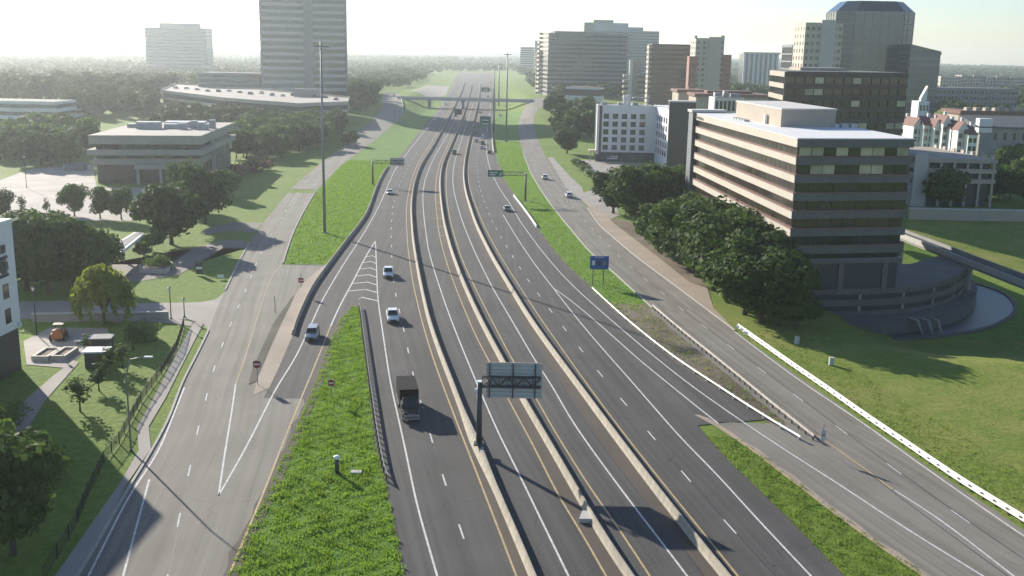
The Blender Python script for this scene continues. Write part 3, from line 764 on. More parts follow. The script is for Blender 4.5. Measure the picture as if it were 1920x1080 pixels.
bw.v = [(p[0], p[1], -5.8) for p in P]; bw.f = [tuple(range(len(P)))]
cw = bw.build('canal_water', 'water'); tag(cw, kind='structure')
bpy.context.view_layer.update()
for p in cw.data.polygons:
    if p.normal.z < 0: p.flip()
# stone edging along the outer bank
be = MB()
for i, p in enumerate(cq):
    t = cq[min(i + 1, len(cq) - 1)] - cq[max(i - 1, 0)]; t /= np.linalg.norm(t); n = np.array([-t[1], t[0]])
    for d, z in ((-.1, -6.3), (-.1, -5.55), (.6, -5.55), (.6, -6.3)):
        q = p - n * d; be.v.append((q[0], q[1], z))
for i in range(len(cq) - 1):
    for j in range(4): be.f.append((i * 4 + j, i * 4 + (j + 1) % 4, i * 4 + 4 + (j + 1) % 4, i * 4 + 4 + j))
tag(be.build('canal_edge', 'dark_concrete'), kind='structure')
# two pale curved pipes dropping into the canal
for k, px in enumerate(((1700, 1729), (1722, 1748), (1742, 1765))):
    a = G0(px[0], 596, -3.2); c = G0(px[1], 628, -5.8)
    p1 = a * .35 + c * .65 + np.array([0, 0, 1.6])
    if k == 0: cr = empty('drain_pipes', tuple(c), 0, 'pale curved drain pipes dropping from the garage into the canal', 'pipes'); c0 = Vector(c)
    bb = MB(); bb.tube([Vector(a) - c0, Vector((a * .65 + c * .35)) + Vector((0, 0, .9)) - c0, Vector(p1) - c0, Vector(c) - c0], .3, 8); bb.build('pipe', 'grey_concrete', cr, smooth=True)

# --- monorail guideway
def guideway():
    z = 3.0
    a, c = G0(1690, 436, z), G0(1925, 526, z)
    u = V2(c) - V2(a); u /= np.linalg.norm(u); n = np.array([-u[1], u[0]])
    p0, p1 = V2(a) - u * 28, V2(c) + u * 60
    root = empty('monorail_guideway', (a[0], a[1], -6), 0, 'elevated concrete monorail guideway running behind the office block above the lawn', 'monorail')
    o = np.array([a[0], a[1], -6])
    def seg(name, w0, w1, za, zb, m):
        b = MB(); q = [p0 + n * w0, p1 + n * w0, p1 + n * w1, p0 + n * w1]
        b.prism([(x[0] - o[0], x[1] - o[1]) for x in q][::-1] if False else [(x[0] - o[0], x[1] - o[1]) for x in q], za + 6, zb + 6); b.build(name, m, root)
    seg('deck', -1.7, 1.7, z - 1.3, z - .35, 'grey_concrete')
    seg('side_wall', -1.9, -1.6, z - .75, z + .45, 'pale_concrete'); seg('side_wall', 1.6, 1.9, z - .75, z + .45, 'grey_concrete')
    seg('running_track', -1.1, -.5, z - .349, z - .1, 'charcoal_panel'); seg('running_track', .5, 1.1, z - .349, z - .1, 'charcoal_panel')
    for bx, by in ((1808, 563), (1908, 622), (1722, 505)):
        g = G0(bx, by, -6); t = (V2(g) - V2(a)).dot(u); c = V2(a) + u * t
        b = MB(); b.tube([(c[0] - o[0], c[1] - o[1], -1.0), (c[0] - o[0], c[1] - o[1], z + 6 - 2.2)], .75, 10)
        b.build('column', 'grey_concrete', root)
        b = MB(); b.box((c[0] - o[0], c[1] - o[1], z + 6 - 1.75), (3.2, 1.3, .9), math.atan2(n[1], n[0])); b.build('column_head', 'grey_concrete', root)
    return root
guideway()

# --- hotel with the square windows
YB = 436
hb = quad_px(1117, 1226, 300, YB, 16)
ht = ztop(1120, 197, YB)
hz = hgt(*hb[0])
hotel = Bld('hotel', 'pale grey hotel with five rows of square windows and a charcoal end wing', hb, hz)
fh, zr = 3.2, ht - 3.4
hotel.prism('core', hotel.inset(.35), hz, ht - .4, 'charcoal_panel')
fL = hotel.face(0)[3]
cols = [2.6 + 3.75 * i for i in range(5)]; ww, wh = 2.25, 2.1
rows = [zr - k * 3.22 for k in range(5)]
zlow = rows[-1] - wh - .9
# wall of piers and beams so that the windows sit back in it
b = MB()
def facebox(b, root, f, a0, a1, z0, z1, d0, d1):
    p, u, n, L = f; c = p + u * (a0 + a1) / 2 + n * (d0 + d1) / 2
    b.box((c[0] - root.loc[0], c[1] - root.loc[1], (z0 + z1) / 2 - root.loc[2]), (a1 - a0, d1 - d0, z1 - z0), math.atan2(u[1], u[0]))
f0 = hotel.face(0)
edges = [2.0] + [x for c in cols for x in (c, c + ww)] + [fL]
for i in range(0, len(edges), 2): facebox(b, hotel, f0, edges[i], edges[i + 1], zlow, ht, -.36, .02)
zz = [ht] + [z for r in rows for z in (r, r - wh)] + [zlow]
for c in cols:
    for i in range(0, len(zz), 2): facebox(b, hotel, f0, c, c + ww, zz[i + 1], zz[i], -.36, .02)
b.build('wall', 'white_stucco', hotel.root)
for r in rows:
    for c in cols:
        hotel.fb('window', f0, c + .05, c + ww - .75, r - wh + .05, r - .05, -.34, -.28, 'glass_grey')
        hotel.fb('window_panel', f0, c + ww - .72, c + ww - .05, r - wh + .05, r - .05, -.34, -.27, 'charcoal_panel')
hotel.fb('fin', f0, -.1, .9, hz + 3, ht + .3, -3, .5, 'white_stucco')
hotel.fb('brick_strip', f0, .9, 2.0, hz + 3, ht - .2, -.36, .03, 'brown_brick')
hotel.fb('storefront', f0, -.3, fL, hz, zlow - .4, -.36, .35, 'charcoal_panel')
hotel.fb('canopy', f0, -3, 1.2, hz + 4.2, hz + 4.7, -4, 1.5, 'cream_panel')
hotel.fb('column', f0, -2.7, -2.3, hz, hz + 4.2, .8, 1.2, 'tan_panel')
hotel.fb('lit_sign', f0, 4.8, 9.0, hz + 1.1, hz + 1.6, .36, .8, 'white_stucco')
hotel.fb('lit_sign', f0, 6.0, 9.2, hz + 2.0, hz + 2.4, .36, .8, 'white_stucco')
for k in range(4): hotel.fb('shop_window', f0, 11 + k * 2.9, 13.4 + k * 2.9, hz + .4, hz + 2.8, .36, .42, 'glass_grey')
hotel.prism('roof', hotel.inset(.4), ht - .399, ht - .15, 'roof_gravel')
wq_ = [V2(AT(1226, 300, YB)), V2(AT(1250, 300, 408)), V2(AT(1297, 300, 408)), V2(AT(1297, 300, 408)) + np.array([4, 44]), V2(AT(1226, 300, YB)) + np.array([1, 16])]
hotel.prism('wing', wq_, hz, ht - .2, 'white_stucco')
wf = (wq_[0], (wq_[1] - wq_[0]) / np.linalg.norm(wq_[1] - wq_[0]), None, np.linalg.norm(wq_[1] - wq_[0]))
_u = wf[1]; wf = (wf[0], _u, np.array([_u[1], -_u[0]]), wf[3])
if wf[2][0] > 0: wf = (wf[0], _u, -wf[2], wf[3])
for r in rows:
    for k in range(5): hotel.fb('window', wf, 2.5 + k * 5.0, 5.3 + k * 5.0, r - wh, r, -.05, .06, 'glass_grey')
eq = [V2(AT(1250, 300, 407)), V2(AT(1299, 300, 407)), V2(AT(1299, 300, 407)) + np.array([1, 9]), V2(AT(1250, 300, 407)) + np.array([1, 9])]
hotel.prism('end_block', eq, hz, ztop(1270, 192, 407), 'charcoal_panel'); hotel.prism('end_block_cap', [p + (p - sum(eq) / 4) * .03 for p in eq], ztop(1270, 192, 407), ztop(1270, 192, 407) + .5, 'pale_concrete')
ef = (eq[0], (eq[1] - eq[0]) / np.linalg.norm(eq[1] - eq[0]), np.array([0, -1.0]), 10)
for r in rows + [rows[-1] - 3.2]: hotel.fb('window', ef, 7.0, 8.6, r - wh, r, -.05, .05, 'glass_dark')
for x, w in ((1168, 1.4), (1176, 1.2)):
    c = V2(AT(x, 190, YB + 6)); hotel.fb('roof_stack', (c, np.array([1., 0]), np.array([0, -1.]), 2), 0, w, ht - .2, ht + 4.2, 0, w, 'white_stucco')
c = V2(AT(1185, 190, YB + 9)); hotel.fb('roof_frame', (c, np.array([1., 0]), np.array([0, -1.]), 2), 0, 7, ht + 2.8, ht + 3.2, 0, 3, 'metal_unit')
for a in (.2, 6.5): hotel.fb('frame_post', (c, np.array([1., 0]), np.array([0, -1.]), 2), a, a + .3, ht - .2, ht + 2.8, 1.2, 1.5, 'metal_unit')
for a in (2, 9, 15): hotel.fb('roof_unit', f0, a, a + 2.4, ht - .15, ht + 1.0, -9, -6.5, 'metal_unit')

# --- three-storey office on the left
KZ = 15.3
kq = [V2(G0(165, 255, KZ)), V2(G0(377, 256, KZ)), V2(G0(439, 231, KZ)), V2(G0(257, 226, KZ))]
kq[3] = kq[0] + (kq[2] - kq[1])
offK = Bld('low_office', 'three-storey grey concrete office with dark ribbon windows and rooftop air units', kq, 0)
for k, (za, zb, ins, m) in enumerate(((KZ - 2.6, KZ, 0, 'beige_concrete'), (KZ - 6.1, KZ - 4.3, -.6, 'beige_concrete'), (KZ - 9.3, KZ - 7.3, .9, 'beige_concrete'))):
    offK.prism('spandrel', offK.inset(ins), za, zb, m)
offK.prism('core', offK.inset(1.6), 0, KZ - .9, 'charcoal_panel')
offK.prism('roof', offK.inset(.5), KZ - .7, KZ - .35 + .4, 'roof_gravel')
offK.prism('parapet', offK.inset(-.05), KZ + .05, KZ + .25, 'beige_concrete')
for (za, zb) in ((KZ - 4.3, KZ - 2.6), (KZ - 7.3, KZ - 6.1)):
    for fc, w in ((0, 2.4), (1, 4.0)):
        offK.panes(offK.face(fc, offK.inset(1.5)), za, zb, w, 'glass_dark', d0=-.05, d1=.08, gap=.16)
for fc, w in ((0, 3.0), (1, 4.5)): offK.panes(offK.face(fc, offK.inset(1.5)), .4, KZ - 9.4, w, 'glass_bronze', d0=-.05, d1=.08, gap=.3)
offK.fb('entry_canopy', 0, 14, 30, 5.0, 6.4, -1.5, 3.0, 'beige_concrete')
for k in range(3): offK.fb('column', 0, 14.5 + 7 * k, 15.3 + 7 * k, 0, 5.0, 1.8, 2.6, 'beige_concrete')
for k in range(4): offK.fb('stair_fin', 1, 20 + k * 9, 21.2 + k * 9, 0, KZ - 2.6, -.8, .5, 'beige_concrete')
km = G0(255, 243, KZ)
ku = (kq[1] - kq[0]) / np.linalg.norm(kq[1] - kq[0]); kn = np.array([-ku[1], ku[0]])
for (a, d, w, dd, h) in ((0, 0, 8, 5, 2.6), (9, 2, 6, 4, 1.8), (14, -1, 3, 3, 2.4), (18, 1, 2.2, 3, 3.0), (21, 0, 2, 2.4, 2.6), (24, 4, 2.2, 2.4, 3.2), (-4, 6, 5, 3, 1.5), (8, 10, 14, 8, 2.0), (23, -3, 1.6, 1.6, 2.2)):
    c = V2(km) + ku * a + kn * d; offK.fb('roof_unit', (c, ku, -kn, 5), 0, w, KZ - .3, KZ + h, -dd, 0, 'metal_unit')
# small wing behind on its right
c = [V2(G0(440, 238, 10)), V2(G0(462, 238, 10)), V2(G0(462, 238, 10)) + kn * 18, V2(G0(440, 238, 10)) + kn * 18]
offK.prism('rear_wing', c, 0, 10, 'tan_panel')

# --- white building cut by the left edge of the picture
WZ = float(AT(43, 612, 139)[2])
cornF = G0(46, 690)
zw0 = float(AT(43, 612, cornF[1])[2]); zw1 = float(AT(27, 425, cornF[1])[2]) + .5
p_near = G0(0, 650, zw0)
uw = V2(p_near) - V2(cornF); uw /= np.linalg.norm(uw); uw = np.array([-0.06, -1.0]); uw /= np.linalg.norm(uw)
nw = np.array([-uw[1], uw[0]])                       # towards the road
wq1 = [V2(cornF), V2(cornF) - nw * 30, V2(cornF) - nw * 30 + uw * 42, V2(cornF) + uw * 42]
whb = Bld('white_building', 'white building with a charcoal ground floor cut by the left picture edge', wq1, 0)
whb.prism('upper_wall', wq1, zw0, zw1, 'white_stucco')
whb.prism('ground_floor', whb.inset(.25), 0, zw0 - .001, 'charcoal_panel')
whb.prism('roof', whb.inset(.4), zw1 - .3, zw1 + .05, 'white_membrane'); 
whb.prism('parapet', whb.inset(-.1), zw1 + .051, zw1 + .6, 'white_stucco')
fi = [i for i in range(4) if whb.face(i)[2][0] > .8][0]
ff = whb.face(fi)
Lf = ff[3]
# a is measured from the near end; the far corner is at a = L
for (zc) in (zw0 + 1.2, zw0 + 4.6, zw0 + 8.0):
    for k in range(6):
        whb.fb('window', ff, Lf - 3.6 - k * 6, Lf - 2.2 - k * 6, zc, zc + 2.0, -.05, .06, 'glass_dark')
def text_mesh(body, size, m, ext=0.04, bold=False):
    cu = bpy.data.curves.new('lettering', 'FONT'); cu.body = body; cu.size = size; cu.extrude = ext; cu.align_x = 'CENTER'; cu.align_y = 'CENTER'
    o = bpy.data.objects.new('lettering', cu); COL.objects.link(o)
    dg = bpy.context.evaluated_depsgraph_get(); me = bpy.data.meshes.new_from_object(o.evaluated_get(dg))
    bpy.data.objects.remove(o); me.materials.clear(); me.materials.append(MATS[m]); return me
# dark strokes of its two-line wall sign (too small in the picture to read)
for zc, ls in ((zw1 - 3.6, ((2.3, .9), (3.5, .5), (4.2, .7), (5.1, .6), (6.0, .9), (7.1, .6))), (zw1 - 6.0, ((2.0, .8), (3.0, .7), (3.9, .8), (5.0, .5), (5.7, .8), (6.8, .7)))):
    for k, (a, w) in enumerate(ls):
        whb.fb('sign_letter', ff, Lf - a - w, Lf - a, zc, zc + 1.1 + .3 * (k % 2), .02, .14, 'charcoal_panel')
    whb.fb('sign_letter', ff, Lf - 4.4, Lf - 2.0, zc - .8, zc - .4, .02, .14, 'charcoal_panel')
whb.fb('wall_lamp', ff, Lf - 1.0, Lf - .6, zw0 + .2, zw0 + .8, 0, .5, 'white_stucco')
for k in range(5): whb.fb('door', ff, Lf - 9 - k * 6, Lf - 6.5 - k * 6, .1, 3.0, -.2, -.1, 'glass_dark')
# lower neighbouring block further along (outside the frame, its shadow reaches the frontage road)
wq2 = [V2(cornF) + uw * 42.05 - nw * 34, V2(cornF) + uw * 42.05 - nw * 3, V2(cornF) + uw * 80 - nw * 3, V2(cornF) + uw * 80 - nw * 34]
# ------------------------------------------------------------------ buildings further off
def banded(name, label, quad, z0, z1, nf, frac, wall, glass, panes=None, top=1.4, cat='building', faces=(0,), rim='roof_dark'):
    B = Bld(name, label, quad, z0, cat)
    B.prism('core', B.inset(.3), z0, z1 - .5, glass)
    fh = (z1 - z0 - top) / nf
    B.prism('parapet', B.q, z1 - top, z1, wall)
    B.prism('roof', B.inset(.4), z1 + .001, z1 + .15, rim)
    for k in range(nf):
        za = z0 + k * fh; B.prism('spandrel', B.q, za, za + fh * frac, wall)
        if panes:
            for fc in faces: B.panes(B.face(fc, B.inset(.25)), za + fh * frac, za + fh, panes, glass, d0=-.05, d1=.1, gap=.25)
    return B
def gridded(name, label, quad, z0, z1, nf, spec, wall, glass, cat='building'):
    """spec: {face: (columns, window width, window height fraction)}; each window its own pane in a reveal"""
    B = Bld(name, label, quad, z0, cat)
    B.prism('wall', B.q, z0, z1, wall); B.prism('roof', B.inset(.5), z1 + .001, z1 + .2, 'roof_dark')
    fh = (z1 - z0 - 1.2) / nf
    for fc, (nc, ww, hf) in spec.items():
        f = B.face(fc); st = f[3] / nc
        for k in range(nf):
            for c in range(nc):
                a = st * (c + .5)
                o = B.fb('window', f, a - ww / 2, a + ww / 2, z0 + k * fh + fh * (1 - hf) * .6, z0 + k * fh + fh * (1 - hf) * .6 + fh * hf, -.1, .06, glass)
    return B
# tower at the upper left, its top outside the picture
Yj = 770
jq = quad_px(492, 651, 170, Yj, 30, 14)
J = Bld('office_tower', 'tall grey office tower with banded floors, upper left behind the parking deck', jq, rise(Yj))
jz1 = 108
J.prism('core', J.inset(.4), rise(Yj), jz1, 'glass_grey')
jf = J.face(0); JL = jf[3]; fhj = 5.0
b = MB()
for k in range(21):
    z = rise(Yj) + 2 + k * fhj
    if z + 2 > jz1: break
    J.fb('spandrel', jf, 0, JL * .50, z, z + 2.2, -.5, .35, 'pale_concrete'); J.fb('spandrel', jf, JL * .60, JL, z, z + 2.0, -.5, .35, 'pale_concrete')
    J.fb('window_band', jf, .8, JL * .50 - .8, z + 2.3, z + fhj - .1, -.35, .1, 'glass_grey'); J.fb('window_band', jf, JL * .60 + .6, JL - .6, z + 2.1, z + fhj - .1, -.35, .1, 'glass_blue')
    J.fb('spandrel', 1, 0, 30, z, z + 2.0, -.5, .35, 'pale_concrete'); J.fb('spandrel', 3, 0, 30, z, z + 2.0, -.5, .35, 'pale_concrete')
J.fb('service_core', jf, JL * .50, JL * .60, rise(Yj), jz1 + 2, -1, 1.3, 'grey_concrete')
J.fb('corner_pier', jf, -.5, .8, rise(Yj), jz1, -1, .6, 'grey_concrete'); J.fb('corner_pier', jf, JL - .8, JL + .5, rise(Yj), jz1, -1, .6, 'steel_blue')
J.prism('roof', J.q, jz1, jz1 + 1.5, 'grey_concrete')
q = quad_px(372, 488, 160, Yj + 14, 26)
banded('office_annex', 'low grey banded block left of the tall tower behind the parking deck', q, rise(Yj), ztop(430, 138, Yj), 5, .5, 'grey_concrete', 'glass_grey')
# parking deck with cars in front of it
dz_ = 14.0
dq = [V2(G0(300, 171, dz_)), V2(G0(420, 186, dz_)), V2(G0(560, 197, dz_)), V2(G0(652, 193, dz_)), V2(G0(655, 184, dz_)), V2(G0(480, 168, dz_)), V2(G0(330, 158, dz_))]
PD = Bld('parking_deck', 'long cream parking deck with parked cars in front of the left tower', dq, 0, 'parking deck')
dq = PD.q
PD.prism('deck', dq, dz_ - .9, dz_, 'parking_lot')
PD.prism('core', [p + (sum(dq) / len(dq) - p) * .03 for p in dq], 0, dz_ - .901, 'charcoal_panel')
for i in range(len(dq)):
    f = PD.face(i); PD.fb('parapet', f, 0, f[3], dz_ - 1.0, dz_ + 1.0, -.3, .1, 'cream_panel')
    PD.fb('parapet', f, 0, f[3], dz_ - 5.0, dz_ - 3.4, -.3, .1, 'cream_panel')
c = V2(G0(575, 182, dz_)); PD.fb('stair_house', (c, np.array([1., 0]), np.array([0, -1.]), 5), -8, 8, dz_, dz_ + 5, -5, 0, 'grey_concrete')
# far tower behind the trees, upper left
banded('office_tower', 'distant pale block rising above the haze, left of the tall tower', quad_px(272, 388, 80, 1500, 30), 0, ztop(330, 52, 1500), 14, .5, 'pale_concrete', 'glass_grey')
gb = quad_px(300, 370, 80, 1510, 20); B_ = Bld('rooftop_block', 'smaller pale block topping the distant building at upper left', gb, ztop(330, 52, 1500)); B_.prism('wall', gb, ztop(330, 52, 1500) + .2, ztop(330, 44, 1500), 'pale_concrete'); B_.prism('roof', B_.inset(-.2), ztop(330, 44, 1500) + .01, ztop(330, 44, 1500) + .6, 'grey_concrete')
# long low white building at the left edge
banded('low_office', 'long low white building with dark ribbon windows among trees at the left edge', quad_px(-60, 108, 232, 560, 26), 0, ztop(20, 190, 560), 3, .5, 'white_stucco', 'glass_grey', panes=6)
banded('low_office', 'low white building just right of the long one at the left edge', quad_px(60, 142, 232, 590, 26), 0, ztop(100, 192, 590), 3, .5, 'white_stucco', 'glass_grey')

# --- centre skyline
E_ = banded('office_block', 'broad grey-brown office block with thin horizontal bands, centre skyline', quad_px(1026, 1174, 160, 960, 40, 12), 2, ztop(1100, 63, 960), 15, .52, 'grey_concrete', 'glass_bronze')
c0, c1 = E_.q[0], E_.q[1]
f = E_.face(0); L = f[3]
E_.fb('raised_parapet', f, L * .08, L * .75, ztop(1100, 63, 960), ztop(1100, 59, 960), -20, .2, 'grey_concrete')
f3 = E_.face(3)
for k in range(15):
    z = 4 + k * 4.0
    E_.fb('balcony', f3, 2, 12, z, z + 1.8, 0, 3, 'cream_panel')
Fz = ztop(1160, 45, 1250)
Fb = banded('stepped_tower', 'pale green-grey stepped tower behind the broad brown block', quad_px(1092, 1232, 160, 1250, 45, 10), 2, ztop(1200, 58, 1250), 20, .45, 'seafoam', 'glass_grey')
f = Fb.face(0); L = f[3]
Fb.fb('upper_block', f, 0, L * .78, ztop(1200, 58, 1250), ztop(1200, 51, 1250), -40, .3, 'seafoam')
Fb.fb('upper_block', f, 0, L * .58, ztop(1200, 51, 1250), ztop(1160, 43, 1250), -38, .4, 'seafoam')
Fb.fb('crown', f, L * .12, L * .38, ztop(1160, 43, 1250), ztop(1120, 37, 1250), -30, .5, 'green_glass')
Fb.fb('glass_corner', f, -.2, L * .13, 20, ztop(1160, 44, 1250), -20, .6, 'green_glass')
banded('office_block', 'dark brown office slab with a pale stepped left edge, beside the pink tower', quad_px(1219, 1294, 170, 800, 30), 4, ztop(1250, 83, 800), 13, .5, 'brown_brick', 'glass_bronze')
sl = Bld('stair_block', 'pale notched stair shaft at the left edge of the dark brown slab', quad_px(1213, 1219.5, 170, 801, 12), 4)
for k in range(13):
    z0_ = 5 + k * 3.6; sl.prism('landing', sl.q, z0_, z0_ + 2.0, 'cream_panel')
sl.prism('core', sl.inset(.5), 4, ztop(1216, 84, 800), 'dark_concrete')
nb = Bld('office_block', 'narrow pink block with a bright white edge left of the dark brown slab', quad_px(1182, 1200, 165, 870, 18), 3)
nb.prism('wall', nb.q, 3, ztop(1190, 113, 870), 'tan_panel'); nb.fb('edge_fin', 0, -1.5, 1.0, 3, ztop(1190, 112, 870), -2, .5, 'white_stucco')
for k in range(5): nb.fb('balcony', 0, -6, -1.5, 8 + k * 4.4, 10 + k * 4.4, -6, .2, 'cream_panel')
banded('low_office', 'grey low block between the pink block and the brown slab', quad_px(1196, 1214, 170, 860, 16), 2, ztop(1205, 138, 860), 6, .5, 'grey_concrete', 'glass_grey')
banded('office_block', 'slim grey block with pale balconies at the left end of the skyline', quad_px(1004, 1026, 165, 1000, 20), 2, ztop(1015, 98, 1000), 9, .55, 'pale_concrete', 'glass_grey')
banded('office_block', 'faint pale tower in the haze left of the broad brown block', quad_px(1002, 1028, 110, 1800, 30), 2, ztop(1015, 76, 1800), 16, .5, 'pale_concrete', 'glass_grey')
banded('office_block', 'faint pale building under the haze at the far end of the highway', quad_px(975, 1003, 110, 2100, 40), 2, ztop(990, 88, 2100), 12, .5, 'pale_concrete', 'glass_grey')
# pink and cream residential tower
Hh = gridded('residential_tower', 'cream residential tower with pink lower corners, centre right skyline', quad_px(1300, 1353, 165, 740, 22), 3, ztop(1330, 72, 740), 14, {0: (5, 2.0, .5), 3: (3, 2.0, .5)}, 'cream_panel', 'glass_grey')
f = Hh.face(0); L = f[3]
for (a0, a1, yt, m, d) in ((-4.0, 1.5, 106, 'rose_brick', .8), (L - 1.0, L + 5.5, 102, 'rose_brick', .5), (L * .45, L * .9, 69, 'cream_panel', .9)):
    Hh.fb('bay', f, a0, a1, 3, ztop(1330, yt, 740), -9, d, m)
for k in range(9):
    Hh.fb('window', f, -2.8, -1.2, 6 + 3.6 * k, 7.9 + 3.6 * k, .75, .9, 'glass_grey'); Hh.fb('window', f, L + 2.2, L + 3.8, 6 + 3.6 * k, 7.9 + 3.6 * k, .45, .6, 'glass_grey')
Hh.fb('gable', f, -1.0, .8, ztop(1330, 72, 740), ztop(1330, 67, 740), -4, .2, 'cream_panel'); Hh.fb('gable', f, L - 2.5, L, ztop(1330, 72, 740), ztop(1330, 66, 740), -4, .2, 'cream_panel')
ir = Bld('office_block', 'flat-roofed white building with tall pilasters right of the pink tower', quad_px(1392, 1458, 150, 1250, 30), 0)
iz = ztop(1425, 98, 1250); ir.prism('core', ir.inset(.8), 0, iz - 2, 'glass_grey'); ir.prism('cornice', ir.inset(-.8), iz - 2, iz, 'pale_concrete')
f = ir.face(0)
for k in range(8): ir.fb('pilaster', f, k * f[3] / 7.5, k * f[3] / 7.5 + 2.4, 0, iz - 2, -.9, .2, 'white_stucco')
ir.prism('podium', ir.inset(-8), 0, 9, 'pale_concrete')
# red roofed low buildings in front of it
for xl, xr, yt, yb, Y, lab in ((1272, 1318, 163, 178, 620, 'low pink building with a red roof below the residential tower'), (1305, 1440, 170, 188, 560, 'long low red-brown roof left of the banded office block')):
    B_ = Bld('low_building', lab, quad_px(xl, xr, yb, Y, 24), 0); zt_ = ztop(xl, yt, Y)
    B_.prism('wall', B_.q, 0, zt_ - 3, 'tan_panel'); B_.prism('roof', B_.inset(-1), zt_ - 2.99, zt_ - 1.5, 'red_roof'); B_.prism('ridge', B_.inset(7), zt_ - 1.49, zt_, 'red_roof')
lr = banded('low_office', 'small two-storey building with white bands and red roof line, left of the hotel', quad_px(1060, 1118, 180, 720, 14, -10), 3, ztop(1085, 163, 720), 2, .5, 'white_stucco', 'brown_brick', rim='red_roof')
# white box building with dark openings behind the banded block's left end
ws = Bld('white_annex', 'white roof structure with dark openings behind the left end of the banded office', quad_px(1338, 1394, 214, 345, 10), 0)
wz = ztop(1340, 183, 345); ws.prism('wall', ws.q, 0, wz, 'white_stucco'); ws.prism('roof', ws.inset(.5), wz + .001, wz + .2, 'roof_gravel')
f = ws.face(0)
for k in range(7): ws.fb('window', f, .5 + k * 1.35, 1.3 + k * 1.35, wz - 4.2, wz - 1.0, -.05, .08, 'glass_dark')
for a, w, h in ((1, 2, 1.5), (4, 1.5, 2.0), (6.5, 2.5, 1.2)): ws.fb('roof_unit', f, a, a + w, wz + .2, wz + h, -8, -5, 'metal_unit')

# --- right skyline: octagonal dark tower with lighter neighbours
Yc = 640
oz = ztop(1650, 1, Yc); zsh = ztop(1700, 22, Yc)
p0, p1 = V2(AT(1566, 160, Yc)), V2(AT(1712, 160, Yc))
wd = p1[0] - p0[0]
oc = [p0 + np.array([0, 9.]), p0 + np.array([9., 0]), p1 - np.array([9., 0]), p1 + np.array([0, 9.]), p1 + np.array([0, 30.]), p1 + np.array([-9, 39.]), p0 + np.array([9., 39.]), p0 + np.array([0., 30.])]
T = Bld('glass_tower', 'tall dark blue glass tower with chamfered top at the upper right', oc, 0)
T.prism('shaft', T.q, 0, zsh, 'glass_blue')
cen = sum(T.q) / 8
b = MB(); n = 8; lo = [(p[0] - T.loc[0], p[1] - T.loc[1], zsh + .001) for p in T.q]; hi = [((p[0] - cen[0]) * .72, (p[1] - cen[1]) * .72, oz) for p in T.q]
hi = [(h[0] + cen[0] - T.loc[0], h[1] + cen[1] - T.loc[1], h[2]) for h in hi]
b.add(lo + hi, [(i, (i + 1) % 8, 8 + (i + 1) % 8, 8 + i) for i in range(8)] + [tuple(range(8, 16))]); b.build('chamfered_crown', 'glass_blue', T.root)
for k in range(24):
    z = 3 + k * 3.4
    if z < zsh - 1: T.prism('floor_line', T.inset(-.12), z, z + .35, 'steel_blue')
for i in range(8):
    f = T.face(i); T.fb('mullion', f, -.2, .2, 0, zsh, -.1, .25, 'steel_blue')
    for k in range(1, int(f[3] // 5)): T.fb('mullion', f, k * 5 - .1, k * 5 + .1, 0, zsh, -.1, .2, 'steel_blue')
Lt = gridded('residential_tower', 'pale high-rise with rows of windows left of the dark glass tower', quad_px(1502, 1572, 160, 560, 22), 0, ztop(1530, 43, 560), 16, {0: (7, 1.7, .5), 3: (4, 1.7, .5)}, 'cream_panel', 'glass_grey')
f = Lt.face(0); Lt.fb('bay', f, f[3] * .42, f[3] * .8, 0, ztop(1530, 37, 560), -10, .5, 'pale_concrete')
B_ = banded('glass_wing', 'lower dark glass wing left of the pale high-rise', quad_px(1480, 1502, 160, 600, 24), 0, ztop(1490, 84, 600), 12, .2, 'steel_blue', 'glass_grey')
q = quad_px(1700, 1759, 160, 620, 30)
Rw = banded('glass_wing', 'lower grey glass wing with a sloped top right of the dark tower', q, 0, ztop(1750, 98, 620), 12, .15, 'steel_blue', 'glass_grey')
zt_ = ztop(1750, 98, 620)
Rw.prism('sloped_top', [Rw.q[0], Rw.q[1], Rw.q[2], Rw.q[3]], zt_ + .16, [zt_ + 4.4, zt_ + .5, zt_ + .5, zt_ + 4.4], 'glass_grey')
# brown stepped building right behind the banded block
dz1 = ztop(1560, 135, 330)
dq_ = [V2(AT(1468, 200, 322)), V2(AT(1698, 200, 338)), V2(AT(1698, 200, 338)) + np.array([-6, 30]), V2(AT(1440, 200, 352))]
Dd = Bld('brown_office', 'dark brown terraced office with a pale left face, behind the banded block', dq_, 0)
Dd.prism('core', Dd.inset(.4), 0, dz1 - 1, 'glass_bronze')
i3 = [i for i in range(4) if Dd.face(i)[2][0] < -.5][0]
for k in range(11):
    z = dz1 - 1.6 - k * 3.5
    Dd.prism('spandrel', Dd.q, z, z + 1.5, 'brown_brick')
    Dd.fb('pale_face', i3, .1, Dd.face(i3)[3] - .1, z, z + 1.5, 0, .25, 'tan_panel')
    Dd.panes(i3, z - 1.9, z - .1, 3.2, 'glass_dark', d0=-.2, d1=.0, gap=.9)
    if k < 7:
        fd = [i for i in range(4) if Dd.face(i)[2][1] < -.7][0]
        Dd.panes(fd, z - 1.9, z - .1, 3.4, 'glass_bronze', d0=-.2, d1=.02, gap=.4, alt='blind', prob=.12)
Dd.prism('roof', Dd.inset(.6), dz1 - .09, dz1 + .1, 'roof_dark')
pq_ = [V2(AT(1500, 140, 345)), V2(AT(1590, 140, 345)), V2(AT(1590, 140, 345)) + np.array([0, 14]), V2(AT(1500, 140, 345)) + np.array([0, 14])]
Dd.prism('penthouse', pq_, dz1, ztop(1540, 127, 345), 'tan_panel')

